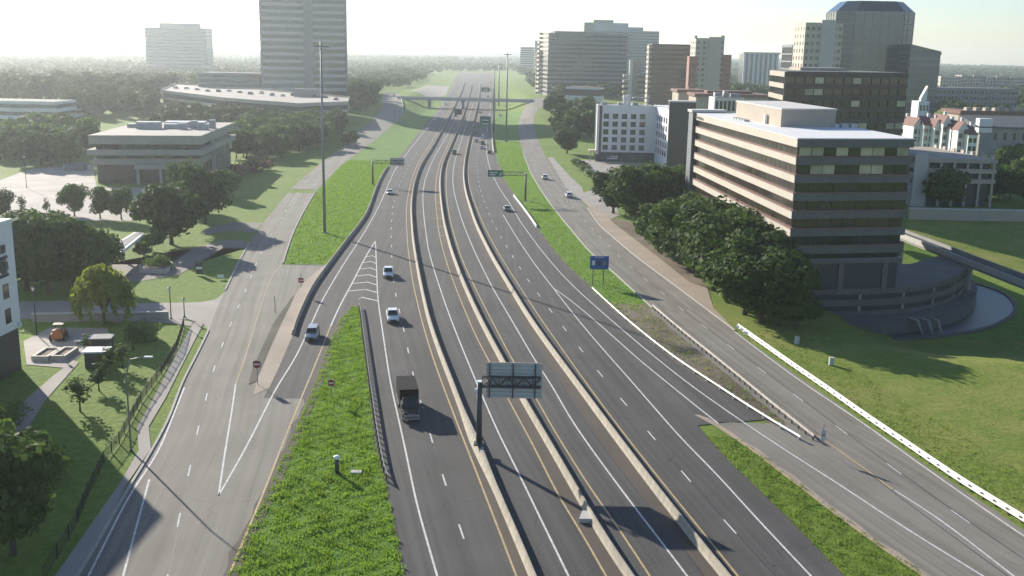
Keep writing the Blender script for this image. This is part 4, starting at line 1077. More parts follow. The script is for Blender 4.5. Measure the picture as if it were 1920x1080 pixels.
# --- far right: apartments, townhouses, garage
random.seed(21)
for k, (xl, xr, yt, Y, m) in enumerate(((1762, 1800, 143, 1350, 'cream_panel'), (1801, 1822, 141, 1350, 'tan_panel'), (1823, 1848, 141, 1355, 'cream_panel'), (1849, 1866, 143, 1350, 'pale_concrete'), (1867, 1892, 143, 1345, 'tan_panel'), (1893, 1930, 144, 1350, 'cream_panel'))):
    gridded('apartment_block', ['cream apartment block, leftmost of the far row at right', 'tan apartment block second in the far row at right', 'cream apartment block third in the far row at right', 'grey apartment block fourth in the far row at right', 'tan apartment block fifth in the far row at right', 'cream apartment block at the right edge of the far row'][k], quad_px(xl, xr, 165, Y, 20), 0, ztop(xl, yt, Y), 6, {0: (max(3, int((xr - xl) / 5)), 2.0, .5)}, m, 'glass_dark')
gridded('apartment_block', 'long dark grey apartment building in front of the far row at right', quad_px(1752, 1906, 200, 820, 20, 8), 0, ztop(1830, 166, 820), 5, {0: (22, 1.6, .5)}, 'steel_blue', 'glass_dark')
# row of townhouses with white gabled fronts and red roofs
def townhouse(label, xl, xr, yt, yb, Y, gable):
    B_ = Bld('townhouse', label, quad_px(xl, xr, yb, Y, 14), 0, 'house', 'townhouses')
    zt_ = ztop((xl + xr) / 2, yt, Y)
    B_.prism('wall', B_.q, 0, zt_ - 3.5, 'white_stucco')
    f = B_.face(0); L = f[3]; p, u, n, _ = f
    nn = -n
    # gable roof
    o = np.array([B_.loc[0], B_.loc[1]]); b = MB(); z0 = zt_ - 3.499
    if gable:
        P = [p - u * .3 + n * .3, p + u * (L + .3) + n * .3, p + u * L / 2 + n * .3]; Q = [x + nn * 14.6 for x in P]
        V_ = [(*(P[0] - o), z0), (*(P[1] - o), z0), (*(P[2] - o), zt_), (*(Q[0] - o), z0), (*(Q[1] - o), z0), (*(Q[2] - o), zt_)]
        b.add(V_, [(0, 1, 2), (5, 4, 3), (0, 2, 5, 3), (1, 4, 5, 2), (0, 3, 4, 1)])
        fr = MB(); fr.add([(V_[0][0] - n[0] * 0 + n[0] * .05, V_[0][1] + n[1] * .05, z0), (V_[1][0] + n[0] * .05, V_[1][1] + n[1] * .05, z0), (V_[2][0] + n[0] * .05, V_[2][1] + n[1] * .05, zt_ - .4)], [(0, 1, 2)])
    else:
        P = [p - u * .2 + n * .3, p + u * (L + .2) + n * .3, p + u * (L + .2) + nn * 7, p - u * .2 + nn * 7]; Q = [p + u * (L + .2) + nn * 14.4, p - u * .2 + nn * 14.4]
        V_ = [(*(P[0] - o), z0), (*(P[1] - o), z0), (*(P[2] - o), zt_), (*(P[3] - o), zt_), (*(Q[0] - o), z0), (*(Q[1] - o), z0)]
        b.add(V_, [(0, 1, 2, 3), (2, 4, 5, 3), (0, 3, 5), (1, 4, 2), (0, 5, 4, 1)])
        fr = None
    b.v = [(x[0], x[1], x[2] - B_.loc[2]) for x in b.v]
    rf = b.build('roof', 'red_roof', B_.root)
    if fr: fr.v = [(x[0], x[1], x[2] - B_.loc[2]) for x in fr.v]; fr.build('gable_front', 'white_stucco', B_.root)
    for fl in range(3):
        for c in range(max(2, int(L / 3.2))):
            st = L / max(2, int(L / 3.2)); a = st * (c + .5)
            B_.fb('window', f, a - .6, a + .6, zt_ - 6.6 - fl * 3.2, zt_ - 4.8 - fl * 3.2, -.05, .06, 'glass_dark')
    B_.fb('chimney', f, L * .8, L * .8 + 1.1, zt_ - 2.2, zt_ + 1.2, -7, -6, 'white_stucco', rf)
    return B_
for i, a in enumerate(((1690, 1708, 219, 270, 452, 0), (1710, 1728, 221, 272, 440, 1), (1729, 1748, 219, 274, 436, 0), (1749, 1761, 223, 276, 432, 1), (1764, 1778, 216, 278, 428, 1), (1780, 1792, 226, 280, 424, 0), (1793, 1812, 228, 282, 418, 1), (1813, 1830, 236, 282, 414, 0))):
    townhouse(['white townhouse at the left end of the red-roofed row', 'white gabled townhouse second from the left in the red-roofed row', 'wide white townhouse third from the left in the red-roofed row', 'narrow white gabled townhouse fourth from the left in the red-roofed row', 'tall white gabled townhouse in the middle of the red-roofed row', 'narrow white townhouse sixth from the left in the red-roofed row', 'white gabled townhouse second from the right in the red-roofed row', 'low white townhouse at the right end of the red-roofed row'][i], *a)
B_ = Bld('low_building', 'long grey building with a slate roof at the right edge behind the townhouses', quad_px(1836, 1960, 262, 440, 20), 0); zt_ = ztop(1880, 222, 440)
B_.prism('wall', B_.q, 0, zt_ - 4, 'grey_concrete'); B_.prism('roof', B_.inset(-1), zt_ - 3.99, [zt_ - 3.5, zt_ - 3.5, zt_, zt_], 'slate_roof')
f = B_.face(0); B_.fb('white_gable', f, -1, 4.5, zt_ - 6, zt_ - .2, -3, .8, 'white_stucco')
for k in range(6): B_.fb('window', f, 6 + k * 4, 7.2 + k * 4, zt_ - 9, zt_ - 6, -.05, .06, 'glass_dark')
B_ = Bld('low_building', 'row of low brown roofs at the right edge behind the slate-roofed building', quad_px(1800, 1960, 235, 560, 24), 0); zt_ = ztop(1880, 205, 560)
B_.prism('wall', B_.q, 0, zt_ - 3, 'tan_panel'); B_.prism('roof', B_.inset(-1), zt_ - 2.99, zt_ - 1, 'red_roof')
f = B_.face(0)
for k in range(9): B_.fb('dormer', f, 3 + k * 5, 5.5 + k * 5, zt_ - 1, zt_ + .6, -5, -1, 'tan_panel')
# spire
sp = Bld('chapel', 'small white chapel with a sharp sloped spire among the right-hand roofs', quad_px(1722, 1742, 200, 560, 10), 0, 'chapel'); sp.prism('wall', sp.q, 0, ztop(1730, 190, 560), 'white_stucco')
f = sp.face(0); zs = ztop(1732, 190, 560); sp.prism('spire', [f[0] + f[1] * 1.0, f[0] + f[1] * 4, f[0] + f[1] * 4 - f[2] * 3, f[0] + f[1] * 1 - f[2] * 3], zs, [zs + 1.5, zs + 8, zs + 8, zs + 1.5], 'white_stucco')
for k in range(3): sp.fb('window', f, 1 + k * 1.7, 1.9 + k * 1.7, zs - 5, zs - 2, -.05, .06, 'glass_dark')
# open garage right of the banded block
gz = ztop(1780, 292, 330)
gq2 = [V2(AT(1712, 330, 318)), V2(AT(1868, 330, 318)), V2(AT(1810, 300, 318)) + np.array([6, 42]), V2(AT(1712, 330, 318)) + np.array([0, 46])]
PG = Bld('parking_garage', 'open pale parking garage with rooftop posts right of the banded office', gq2, 0, 'garage')
PG.prism('core', PG.inset(1.5), 0, gz - .6, 'charcoal_panel')
for k, z in enumerate((gz - 1.1, gz - 4.2, gz - 7.3)): PG.prism('deck', PG.q, z, z + 1.3, 'tan_panel')
f = PG.face(0)
for k in range(7): PG.fb('column', f, k * f[3] / 6.3, k * f[3] / 6.3 + .7, 0, gz - 1.1, -.6, -.1, 'tan_panel')
f1 = PG.face(1)
for k in range(7): PG.fb('parapet_post', f1, 2 + k * 6, 3.8 + k * 6, gz + .2, gz + 1.2, -.4, .1, 'cream_panel')
PG.fb('stair_house', f, 0, 4, 0, gz + 1.5, -4, .5, 'pale_concrete')
# low wall and drive behind the far lawn
Bw = Bld('retaining_wall', 'long low pink-grey wall behind the lawn at the right edge', quad_px(1706, 1960, 404, 296, 1.2), -2, 'wall'); Bw.prism('wall', Bw.q, -3, 2.2, 'tan_panel'); Bw.prism('coping', Bw.inset(-.15), 2.201, 2.5, 'pale_concrete')

# ------------------------------------------------------------------ overpass
def overpass():
    a, c = AT(752, 186, 850), AT(992, 191, 858)
    zd = 7.0
    a = np.array(G0(745, 184, zd)); c = np.array(G0(1000, 190, zd))
    u = V2(c) - V2(a); L = np.linalg.norm(u); u /= L; n = np.array([-u[1], u[0]])
    root = empty('overpass', (a[0], a[1], 0), 0, 'slim concrete overpass crossing the highway far ahead', 'bridge')
    o = V2(a)
    def seg(nm, a0, a1, w0, w1, za, zb, m):
        b = MB(); q = [u * a0 + n * w0, u * a1 + n * w0, u * a1 + n * w1, u * a0 + n * w1]; b.prism([(x[0], x[1]) for x in q], za, zb); b.build(nm, m, root)
    seg('deck', 0, L, 0, 11, zd - 1.1, zd, 'grey_concrete'); seg('parapet', 0, L, -.35, 0, zd - 1.0, zd + 1.1, 'pale_concrete'); seg('parapet', 0, L, 11, 11.35, zd - 1.0, zd + 1.1, 'pale_concrete')
    for px in (815, 877, 934):
        t = (V2(AT(px, 190, 850)) - o).dot(u)
        seg('pier_cap', t - .9, t + .9, .3, 10.7, zd - 2.2, zd - 1.101, 'grey_concrete')
        for w in (2, 5.5, 9): seg('pier', t - .5, t + .5, w - .5, w + .5, 0, zd - 2.201, 'grey_concrete')
overpass()
# ------------------------------------------------------------------ vegetation
leafmat('leaf_oak', (0.030, 0.062, 0.012), (0.092, 0.150, 0.030), 0.38)
leafmat('leaf_fresh', (0.060, 0.120, 0.018), (0.130, 0.210, 0.038), 0.42)
leafmat('leaf_willow', (0.17, 0.215, 0.024), (0.31, 0.34, 0.05), 0.6)
leafmat('leaf_far', (0.034, 0.066, 0.016), (0.085, 0.135, 0.034), 0.3)
leafmat('leaf_red', (0.10, 0.035, 0.03), (0.16, 0.07, 0.05), 0.2)
mat('bark', (0.075, 0.058, 0.042), 0.9, var=0.3, scale=3, bump=0.3)
RN = np.random.RandomState(11)
def leaf_cloud(cent, nrm, size, asp=1.0, tilt=0.6):
    """one leaf-clump quad per centre, facing roughly along nrm with a random tilt"""
    n = len(cent); d = nrm + RN.normal(0, tilt, (n, 3)); d /= np.linalg.norm(d, axis=1)[:, None] + 1e-9
    r = RN.normal(0, 1, (n, 3)); x = np.cross(d, r); x /= np.linalg.norm(x, axis=1)[:, None] + 1e-9; y = np.cross(d, x)
    s = size * RN.uniform(.6, 1.35, (n, 1)) / 2
    j = lambda: RN.uniform(.55, 1.25, (n, 1))
    v = np.stack([cent - x * s * j() - y * s * asp * j(), cent + x * s * j() - y * s * asp * j(), cent + x * s * j() + y * s * asp * j(), cent - x * s * j() + y * s * asp * j()], 1)
    return v.reshape(-1, 3)
def quadmesh(name, v, m):
    me = bpy.data.meshes.new(name); n = len(v) // 4
    me.vertices.add(len(v)); me.vertices.foreach_set('co', v.astype(np.float32).ravel())
    me.loops.add(4 * n); me.loops.foreach_set('vertex_index', np.arange(4 * n, dtype=np.int32))
    me.polygons.add(n); me.polygons.foreach_set('loop_start', np.arange(0, 4 * n, 4, dtype=np.int32))
    try: me.polygons.foreach_set('loop_total', np.full(n, 4, np.int32))
    except Exception: pass
    me.update(calc_edges=True); me.materials.append(MATS[m]); return me
def crown(n, leaf, rx=4.6, zc=5.7, rz=4.1, nl=11, lr=(1.5, 2.6), flat=.8):
    """crown of overlapping uneven lobes; leaves lie near the lobes' skins, some inside"""
    cs = []
    for k in range(nl):
        a = RN.uniform(0, 2 * math.pi); q = RN.uniform(.25, .85) if k else 0
        zz = RN.uniform(-.8, .85); w = math.sqrt(max(.05, 1 - zz * zz))
        cs.append((math.cos(a) * rx * q * w, math.sin(a) * rx * q * w, zc + zz * rz * .8, RN.uniform(*lr)))
    C_, N_ = [], []
    per = n // nl
    for (x, y, z, r) in cs:
        d = RN.normal(0, 1, (per, 3)); d /= np.linalg.norm(d, axis=1)[:, None]
        rr = r * np.clip(RN.normal(.93, .16, (per, 1)), .25, 1.3)
        C_.append(np.array([x, y, z]) + d * rr * np.array([1, 1, flat])); N_.append(d + np.array([0, 0, .25]))
    C_ = np.concatenate(C_); N_ = np.concatenate(N_)
    k = C_[:, 2] > zc - rz * 1.05
    return leaf_cloud(C_[k], N_[k], leaf)
def trunk(h, r, nb, spread, top):
    b = MB(); b.tube([(0, 0, -.4), (.05, .02, h * .5), (.0, .1, h)], [r * 1.25, r * .9, r * .7], 7)
    for k in range(nb):
        a = 2 * math.pi * k / nb + RN.uniform(-.3, .3); s = spread * RN.uniform(.6, 1)
        b.tube([(0, .05, h * .85), (math.cos(a) * s * .5, math.sin(a) * s * .5, h + (top - h) * .45), (math.cos(a) * s, math.sin(a) * s, h + (top - h) * RN.uniform(.75, 1))], [r * .6, r * .36, r * .12], 5)
    return b.mesh('trunk', 'bark', smooth=True)
PROTO = {}
def mkproto(kind, nm, cr, tr): PROTO.setdefault(kind, []).append((nm, cr, tr))
for k in range(4):
    mkproto('oak', 'oak_tree', quadmesh('crown', crown(5600, .46, nl=18), 'leaf_oak'), trunk(2.6, .28, 6, 3.0, 7.5))
    mkproto('mid', 'leafy_tree', quadmesh('crown', crown(1500, .9, nl=13), 'leaf_oak'), trunk(2.4, .26, 4, 2.6, 7.2))
    mkproto('fresh', 'leafy_tree', quadmesh('crown', crown(1000, .95, nl=10, rx=3.8), 'leaf_fresh'), trunk(2.4, .24, 4, 2.4, 7.0))
    mkproto('far', 'leafy_tree', quadmesh('crown', crown(380, 1.6, nl=9), 'leaf_far'), trunk(2.4, .26, 3, 2.2, 6.5))
for k in range(2):
    mkproto('tall', 'tall_tree', quadmesh('crown', crown(2400, .6, rx=2.6, zc=6.0, rz=4.4, nl=14, lr=(1.0, 1.8), flat=1.2), 'leaf_oak'), trunk(2.4, .22, 5, 1.8, 8.5))
    mkproto('sapling', 'young_tree', quadmesh('crown', crown(420, .42, rx=1.3, zc=5.6, rz=3.4, nl=8, lr=(.7, 1.2), flat=1.4), 'leaf_oak'), trunk(3.0, .13, 3, .9, 8.0))
    mkproto('shrub', 'shrub', quadmesh('crown', crown(700, .55, rx=4.0, zc=3.6, rz=3.8, nl=10, lr=(1.6, 2.6)), 'leaf_fresh'), trunk(.8, .2, 4, 1.8, 3.4))
mkproto('red', 'red_shrub', quadmesh('crown', crown(500, .7, rx=4.0, zc=3.6, rz=3.4, nl=9, lr=(1.6, 2.6)), 'leaf_red'), trunk(.8, .2, 4, 1.8, 3.4))
# willow: drooping strands
def willow():
    C_, N_ = [], []
    for k in range(210):
        a = RN.uniform(0, 2 * math.pi); q = math.sqrt(RN.uniform(0.02, 1)); r = 4.6 * q
        zt = 9.6 - 3.6 * q * q + RN.uniform(-.6, .6); ln = RN.uniform(1.6, 4.6) * (.45 + .75 * q)
        for t in np.linspace(0, 1, 16):
            C_.append((math.cos(a) * (r + .5 * t) + RN.normal(0, .15), math.sin(a) * (r + .5 * t) + RN.normal(0, .15), zt - ln * t)); N_.append((math.cos(a), math.sin(a), .3 - .2 * t))
    return leaf_cloud(np.array(C_), np.array(N_), .42, 1.7, .5)
mkproto('willow', 'willow_tree', quadmesh('crown', willow(), 'leaf_willow'), trunk(2.6, .3, 7, 3.2, 8.0))
rt = random.Random(5)
def tree(kind, P, h, label, wid=1.0, group=None, cat='tree'):
    nm, cr, tr = rt.choice(PROTO[kind])
    o = empty(nm, (P[0], P[1], P[2] if len(P) > 2 else hgt(P[0], P[1])), rt.uniform(0, 6.28), label, cat, group)
    s = h / 9.7 if kind not in ('shrub', 'red') else h / 6.6
    o.scale = (s * wid * rt.uniform(.92, 1.08), s * wid * rt.uniform(.92, 1.08), s)
    link('trunk', tr, o); link('crown', cr, o)
    return o
def hpx(x, y, ytop):
    """height of something that stands at (x, y) and reaches up to picture row ytop"""
    p = G(x, y); return float(AT(x, ytop, p[1])[2] - p[2])
def trees(kind, lst, label, group, wid=1.0):
    for (x, y, yt) in lst: tree(kind, G(x, y), max(3, hpx(x, y, yt)), label, wid, group)
def scatter(kind, x0, x1, y0, y1, n, hr, label, group, wid=1.0, slope=0.0, avoid=None):
    """trees spread over a patch of picture whose base rows run y0..y1 (slope tilts it)"""
    pts = []; tries = 0
    while len(pts) < n and tries < n * 40:
        tries += 1
        x = rt.uniform(x0, x1); y = rt.uniform(y0, y1) + slope * (x - x0)
        p = G(x, y)
        if any((p[0] - q[0]) ** 2 + (p[1] - q[1]) ** 2 < (hr[0] * .34) ** 2 for q in pts): continue
        if avoid and avoid(p): continue
        pts.append(p); tree(rt.choice(kind) if isinstance(kind, tuple) else kind, p, rt.uniform(*hr), label, wid * rt.uniform(.9, 1.2), group)
STUFF = []
def far_wood(x0, x1, y0, y1, n, hr, avoid=None):
    """trees too far off to tell apart: leaf clumps of one wood"""
    pts = []; tries = 0
    while len(pts) < n and tries < n * 40:
        tries += 1; p = G(rt.uniform(x0, x1), rt.uniform(y0, y1))
        if any((p[0] - q[0]) ** 2 + (p[1] - q[1]) ** 2 < (hr[0] * .34) ** 2 for q in pts) or (avoid and avoid(p)): continue
        pts.append(p); s = rt.uniform(*hr) / 9.7; a = rt.uniform(0, 6.28); w = s * rt.uniform(.95, 1.2)
        v = FARV[rt.randrange(len(FARV))]; ca, sa = math.cos(a), math.sin(a)
        STUFF.append(np.stack([(v[:, 0] * ca - v[:, 1] * sa) * w + p[0], (v[:, 0] * sa + v[:, 1] * ca) * w + p[1], v[:, 2] * s + p[2]], 1))
FARV = [crown(420, 1.5, nl=10) for _ in range(4)]
def inquad(p, q, m=3):
    n = len(q)
    for i in range(n):
        a, c = q[i], q[(i + 1) % n]; u = c - a; L = np.linalg.norm(u)
        if ((p[0] - a[0]) * u[1] - (p[1] - a[1]) * u[0]) / L > m: return False
    return True
# left side
tree('willow', G(196, 610), hpx(196, 610, 500), 'yellow-green willow with drooping branches beside the driveway', .92)
for (x, y, yt, w, lab) in ((50, 545, 410, 1.1, 'dark oak next to the white building corner, front of the grove'), (92, 550, 405, 1.1, 'dark oak in the middle front of the grove behind the white building'), (135, 546, 410, 1.1, 'dark oak at the front right of the grove behind the white building'), (168, 535, 425, 1.0, 'oak at the right end of the grove beside the canopy'), (68, 505, 395, 1.1, 'tall oak at the back left of the grove behind the white building'), (118, 500, 398, 1.1, 'tall oak at the back right of the grove behind the white building'), (20, 520, 400, 1.0, 'oak just above the white building roof')):
    tree('oak', G(x, y), hpx(x, y, yt), lab, w)
tree('oak', G(322, 458), hpx(322, 458, 345), 'big round dark oak in front of the low office, left of its pair', 1.18)
tree('oak', G(385, 420), hpx(385, 420, 312), 'big dark oak below the right corner of the low office', 1.0)
tree('oak', G(350, 395), hpx(350, 395, 302), 'dark oak right against the front of the low office', .95)
tree('oak', G(425, 372), hpx(425, 372, 318), 'oak on the lawn at the right corner of the low office', 1.1)
trees('oak', [(140, 405, 346), (188, 410, 352), (228, 412, 352)], 'dark tree standing at the front edge of the pale parking lot', 'trees at the parking lot edge', .85)
trees('sapling', [(42, 400, 362), (88, 402, 368)], 'thin sparse tree in the pale parking lot', 'thin parking lot trees', 1.3)
tree('oak', G(-2, 410), hpx(-2, 410, 355), 'tree cut by the left edge in front of the pale parking lot', 1)
trees('fresh', [(285, 470, 430), (270, 485, 455)], 'small light green tree beside the small flat-roofed canopy', 'small trees by the canopy', 1.2)
av = lambda p: inquad(p, offK.q, 4) or inquad(p, dq, 6) or (170 < PX(p)[0] < 440 and 225 < PX(p)[1] < 330 and p[1] < 400)
scatter(('mid', 'mid', 'fresh'), 0, 168, 258, 312, 40, (9, 13), 'tree in the belt left of the low office and its parking lot', 'tree belt left of the low office', avoid=av)
scatter(('mid', 'mid', 'fresh'), 442, 640, 252, 312, 72, (8, 12), 'tree in the wood right of the low office beside the frontage road', 'wood right of the low office', slope=-.16, avoid=lambda p: av(p) or p[0] > LFLu(p[1]) - 9 or (PX(p)[1] > 285 and PX(p)[0] > 535))
far_wood(130, 290, 192, 226, 36, (10, 14), avoid=av)
far_wood(290, 650, 228, 252, 60, (9, 11.5), avoid=lambda p: av(p) or p[0] > LFLu(p[1]) - 9)
far_wood(0, 330, 168, 196, 55, (11, 15), avoid=av)
scatter(('far', 'mid'), 660, 742, 172, 212, 34, (9, 13), 'tree between the left tower and the overpass', 'trees left of the overpass', avoid=lambda p: av(p) or p[0] > LFLu(min(p[1], LFLu.hi)) - 8)
tree('far', G(652, 272), 7, 'rounded shrubby tree beside the left frontage road', 1.4)
trees('red', [(452, 330, 308), (478, 325, 305), (500, 318, 302)], 'reddish flowering shrub right of the low office', 'red shrubs', 1.5)
# bottom left corner
tree('oak', G(25, 1040), 11, 'bushy tree in the bottom left corner in shade', .9)
tree('fresh', G(-30, 960), 10, 'tree cut by the left edge below the white building', .9)
for k, (x, y, h) in enumerate(((150, 770, 5.0), (186, 732, 4.2), (207, 700, 4.5), (230, 690, 4.0), (250, 655, 4.5), (165, 660, 3.0))):
    tree('sapling', G(x, y), h, ['young tree on the lawn nearest the shaded corner', 'young tree on the lawn in front of the small shelter', 'young tree right of the small shelter', 'young tree near the lamp arm', 'young tree behind the lamp arm near the path', 'low young tree beside the planter boxes'][k], 1.7)
for k, (x, y) in enumerate(((60, 850), (20, 800), (95, 900))): tree('shrub', G(x, y), 2.4, 'dark shrub on the shaded lawn beside the white building', 1.3, 'shrubs in the shade', 'shrub')
trees('shrub', [(310, 505, 494), (290, 506, 492), (270, 640, 628)], 'low shrub in the planted beds beside the driveway', 'bed shrubs', 1.2)
# right side
for k, (x, y, yt, w) in enumerate(((1150, 400, 318, 1.05), (1196, 425, 312, 1.1), (1240, 418, 308, 1.05), (1275, 410, 312, 1.0))):
    tree('oak', G(x, y), hpx(x, y, yt), ['oak nearest the right frontage road below the hotel', 'broad oak below the hotel, second from the frontage road', 'oak below the charcoal hotel wing', 'oak against the left end of the banded office'][k], w)
_ord = ['first', 'second', 'third', 'fourth', 'fifth', 'sixth', 'seventh', 'eighth', 'ninth']
for k, (x, y, yt) in enumerate(((1240, 470, 372), (1275, 495, 375), (1308, 520, 385), (1338, 545, 405), (1366, 568, 425), (1396, 590, 448), (1428, 604, 470), (1460, 612, 495), (1492, 618, 540))):
    tree('oak', G(x, y), hpx(x, y, yt), 'dense oak beside the frontage sidewalk, %s of the front row from the far end' % _ord[k], 1.12)
for k, (x, y, yt) in enumerate(((1300, 462, 365), (1335, 490, 372), (1368, 515, 388), (1400, 540, 410), (1430, 562, 438), (1458, 580, 470))):
    tree('oak', G(x, y), hpx(x, y, yt), 'dense oak against the banded office, %s of the back row from the far end' % _ord[k], 1.1)
tree('oak', G(1063, 288), hpx(1063, 288, 243), 'lone round tree on the lawn beside the right frontage road', 1.15)
av2 = lambda p: inquad(p, hotel.q, 5) or p[0] < RFRu(min(p[1], RFRu.hi)) + 9
scatter(('mid', 'mid', 'far'), 1012, 1110, 205, 262, 24, (9, 13), 'tree in the clump left of the hotel', 'trees left of the hotel', avoid=av2)
scatter(('far', 'mid'), 1020, 1300, 170, 192, 45, (9, 13), 'tree in the belt behind the hotel below the skyline', 'trees behind the hotel', avoid=av2)
far_wood(985, 1060, 148, 172, 16, (10, 14), avoid=lambda p: p[0] < MRU(p[1]) + 50)
av3 = lambda p: inquad(p, PG.q, 3) or inquad(p, Bw.q, 3) or p[0] < 85
scatter(('mid', 'mid', 'fresh'), 1715, 1960, 345, 392, 24, (8, 12), 'dark tree behind the lawn below the open garage', 'trees behind the right lawn', avoid=av3)
scatter(('mid', 'fresh'), 1872, 1960, 285, 335, 10, (8, 12), 'tree at the right edge below the slate-roofed building', 'trees at the right edge', avoid=av3)
far_wood(1330, 1490, 178, 205, 22, (9, 12))
scatter('far', 1690, 1940, 190, 228, 26, (8, 11), 'tree among the red-roofed houses at the right', 'trees among the houses')
# small planting strip by the hotel parking lot
trees('shrub', [(1082, 312, 304), (1095, 322, 313), (1107, 332, 323), (1120, 342, 332)], 'shrub in the planting strip between hotel lot and road', 'strip shrubs', 1.2)

# far woods: one continuous mass of tree tops
def blobs(n, yr, size, hh, k=14):
    Ys = np.sqrt(RN.uniform(yr[0] ** 2, yr[1] ** 2, n)); Xs = RN.uniform(-.62, .62, n) * Ys * 1.05
    keep = []
    for i in range(n):
        x, y = Xs[i], Ys[i]
        c = -48 - (y - 900) * .075 if y > 900 else 0
        if -75 < x - (ML(min(y, 1900)) + MRU(min(y, 1900))) / 2 < 75 and y < 2300: continue
        nz = math.sin(x * .011 + 1.3) * math.sin(y * .006 + .4) + .5 * math.sin(x * .031) * math.sin(y * .017)
        if nz < -.55 and y < 2500: continue
        keep.append(i)
    Xs, Ys = Xs[keep], Ys[keep]; n = len(Xs)
    base = np.stack([Xs, Ys, np.array([hgt(x, y) for x, y in zip(Xs, Ys)])], 1)
    s = RN.uniform(.7, 1.35, (n, 1, 1)); d = RN.normal(0, 1, (n, k, 3)); d[:, :, 2] = np.abs(d[:, :, 2]); d /= np.linalg.norm(d, axis=2)[:, :, None]
    cc = base[:, None, :] + d * s * np.array([size * .55, size * .55, hh * .55]) + s * np.array([0, 0, hh * .4])
    return leaf_cloud(cc.reshape(-1, 3), (d + np.array([0, 0, .3])).reshape(-1, 3), size * .42, tilt=.4)
v = np.concatenate(STUFF + [blobs(6500, (880, 1700), 10, 10), blobs(7000, (1700, 3200), 15, 11, 10), blobs(7000, (3200, 6300), 30, 15, 8)])
o = bpy.data.objects.new('distant_woods', quadmesh('distant_woods', v, 'leaf_far')); COL.objects.link(o); tag(o, 'hazy green woods covering the plain to the horizon', 'woods', kind='stuff')
# low wooded ridge on the horizon
b = MB(); xs = np.linspace(-6000, 6000, 160)
for j, (yy, hh) in enumerate(((5200, 0), (5600, .6), (6000, 1.0), (6600, .5))):
    for x in xs: b.v.append((x, yy, -1 + hh * (30 + 14 * math.sin(x * .0011 + 1) + 7 * math.sin(x * .004) + 3 * math.sin(x * .013 + j))))
for j in range(3):
    for i in range(len(xs) - 1): k = j * len(xs) + i; b.f.append((k, k + 1, k + len(xs) + 1, k + len(xs)))
tag(b.build('hills', 'leaf_far', smooth=True), kind='structure')

# grass tufts: blades standing on the verges
def blades(inside, bbox, n, h, w):
    P = []
    while len(P) < n:
        y = RN.uniform(bbox[2], bbox[3]); x0, x1 = inside(y)
        if x1 <= x0: continue
        # keep density even across the width
        if RN.uniform(0, bbox[4]) > (x1 - x0): continue
        x = RN.uniform(x0, x1); P.append((x, y, hgt(x, y)))
    P = np.array(P); n = len(P)
    cl = (np.sin(P[:, 0] * 1.9 + np.sin(P[:, 1] * .8) * 2) * np.sin(P[:, 1] * 1.3 + 1) * .5 + .8)
    a = RN.uniform(0, math.pi, n); hh = h * RN.uniform(.4, 1.2, n) * cl; ww = w * RN.uniform(.6, 1.4, n)
    dx, dy = np.cos(a) * ww / 2, np.sin(a) * ww / 2; lx, ly = RN.normal(0, .35, n) * hh, RN.normal(0, .35, n) * hh
    z = P[:, 2]
    v = np.stack([np.stack([P[:, 0] - dx, P[:, 1] - dy, z], 1), np.stack([P[:, 0] + dx, P[:, 1] + dy, z], 1), np.stack([P[:, 0] + dx * .5 + lx, P[:, 1] + dy * .5 + ly, z + hh], 1), np.stack([P[:, 0] - dx * .5 + lx, P[:, 1] - dy * .5 + ly, z + hh], 1)], 1)
    return v.reshape(-1, 3)
leafmat('grass_blade', (0.105, 0.205, 0.016), (0.250, 0.390, 0.038), .5)
leafmat('grass_blade_dull', (0.110, 0.185, 0.024), (0.215, 0.290, 0.050), .5)
V = [blades(lambda y: (GL(y) - .5, GR(y) + .25), (0, 0, 70, ytip, 22), 42000, .26, .10),
     blades(lambda y: (LFR(y) + .6 if y < LFR.hi else LFRu(y) + .6, ML(y) - .8), (0, 0, yisl + 1, 420, 50), 26000, .34, .22),
     blades(lambda y: (MRU(y) + .8, RFLu(y) - .8), (0, 0, yR2, 520, 30), 14000, .3, .22)]
o = bpy.data.objects.new('verge_grass', quadmesh('verge_grass', np.concatenate(V), 'grass_blade')); COL.objects.link(o); tag(o, 'lush bright green grass on the verges between the roads', 'grass', kind='stuff')
V = [blades(lambda y: (GL(y) + .8 + 4 * (math.sin(y * .37) > .2), GR(y) - 1 - 5 * (math.sin(y * .53 + 1) > .1)), (0, 0, 72, ytip - 6, 22), 3500, .42, .12), blades(lambda y: (MRL(y) - .15, SGR(y) + .25), (0, 0, 60, ytipR - 9, 12), 14000, .2, .09), blades(lambda y: (R3(y) + .5, R3(y) + 9), (0, 0, 60, 165, 9), 6500, .22, .12), blades(lambda y: (R1(y) + .4, R2(y) - .6), (0, 0, R1.lo + 5, R2.hi, 9), 1100, .35, .14)]
o = bpy.data.objects.new('roadside_grass', quadmesh('roadside_grass', np.concatenate(V), 'grass_blade_dull')); COL.objects.link(o); tag(o, 'duller roadside grass along the right-hand rails', 'grass', kind='stuff')
polysheet('verge', None, 'verge_grass', dz=0.02, world=[(GL(y) + .1, y) for y in ysteps(Yb, ytip - .3)] + [(GR(y) - .1, y) for y in ysteps(Yb, ytip - .3)[::-1]])
ys_ = ysteps(yisl + .5, 800)
strip('verge', lambda y: LFR(y) if y < LFR.hi else LFRu(y), ML, yisl + .5, 800, 'verge_grass', dz=0.015, nsub=6)
strip('verge', MRU, RFLu, yR2 - 8, 760, 'verge_grass', dz=0.015, nsub=6)
strip('lawn', lambda y: RFRs(y) + .6, lambda y: RFRs(y) + 130, 60, 184, 'lawn', dz=0.012, nsub=40)
polysheet('lawn', [(1700, 402), (1960, 402), (1960, 530), (1830, 480), (1700, 432)], 'lawn', dz=.012)
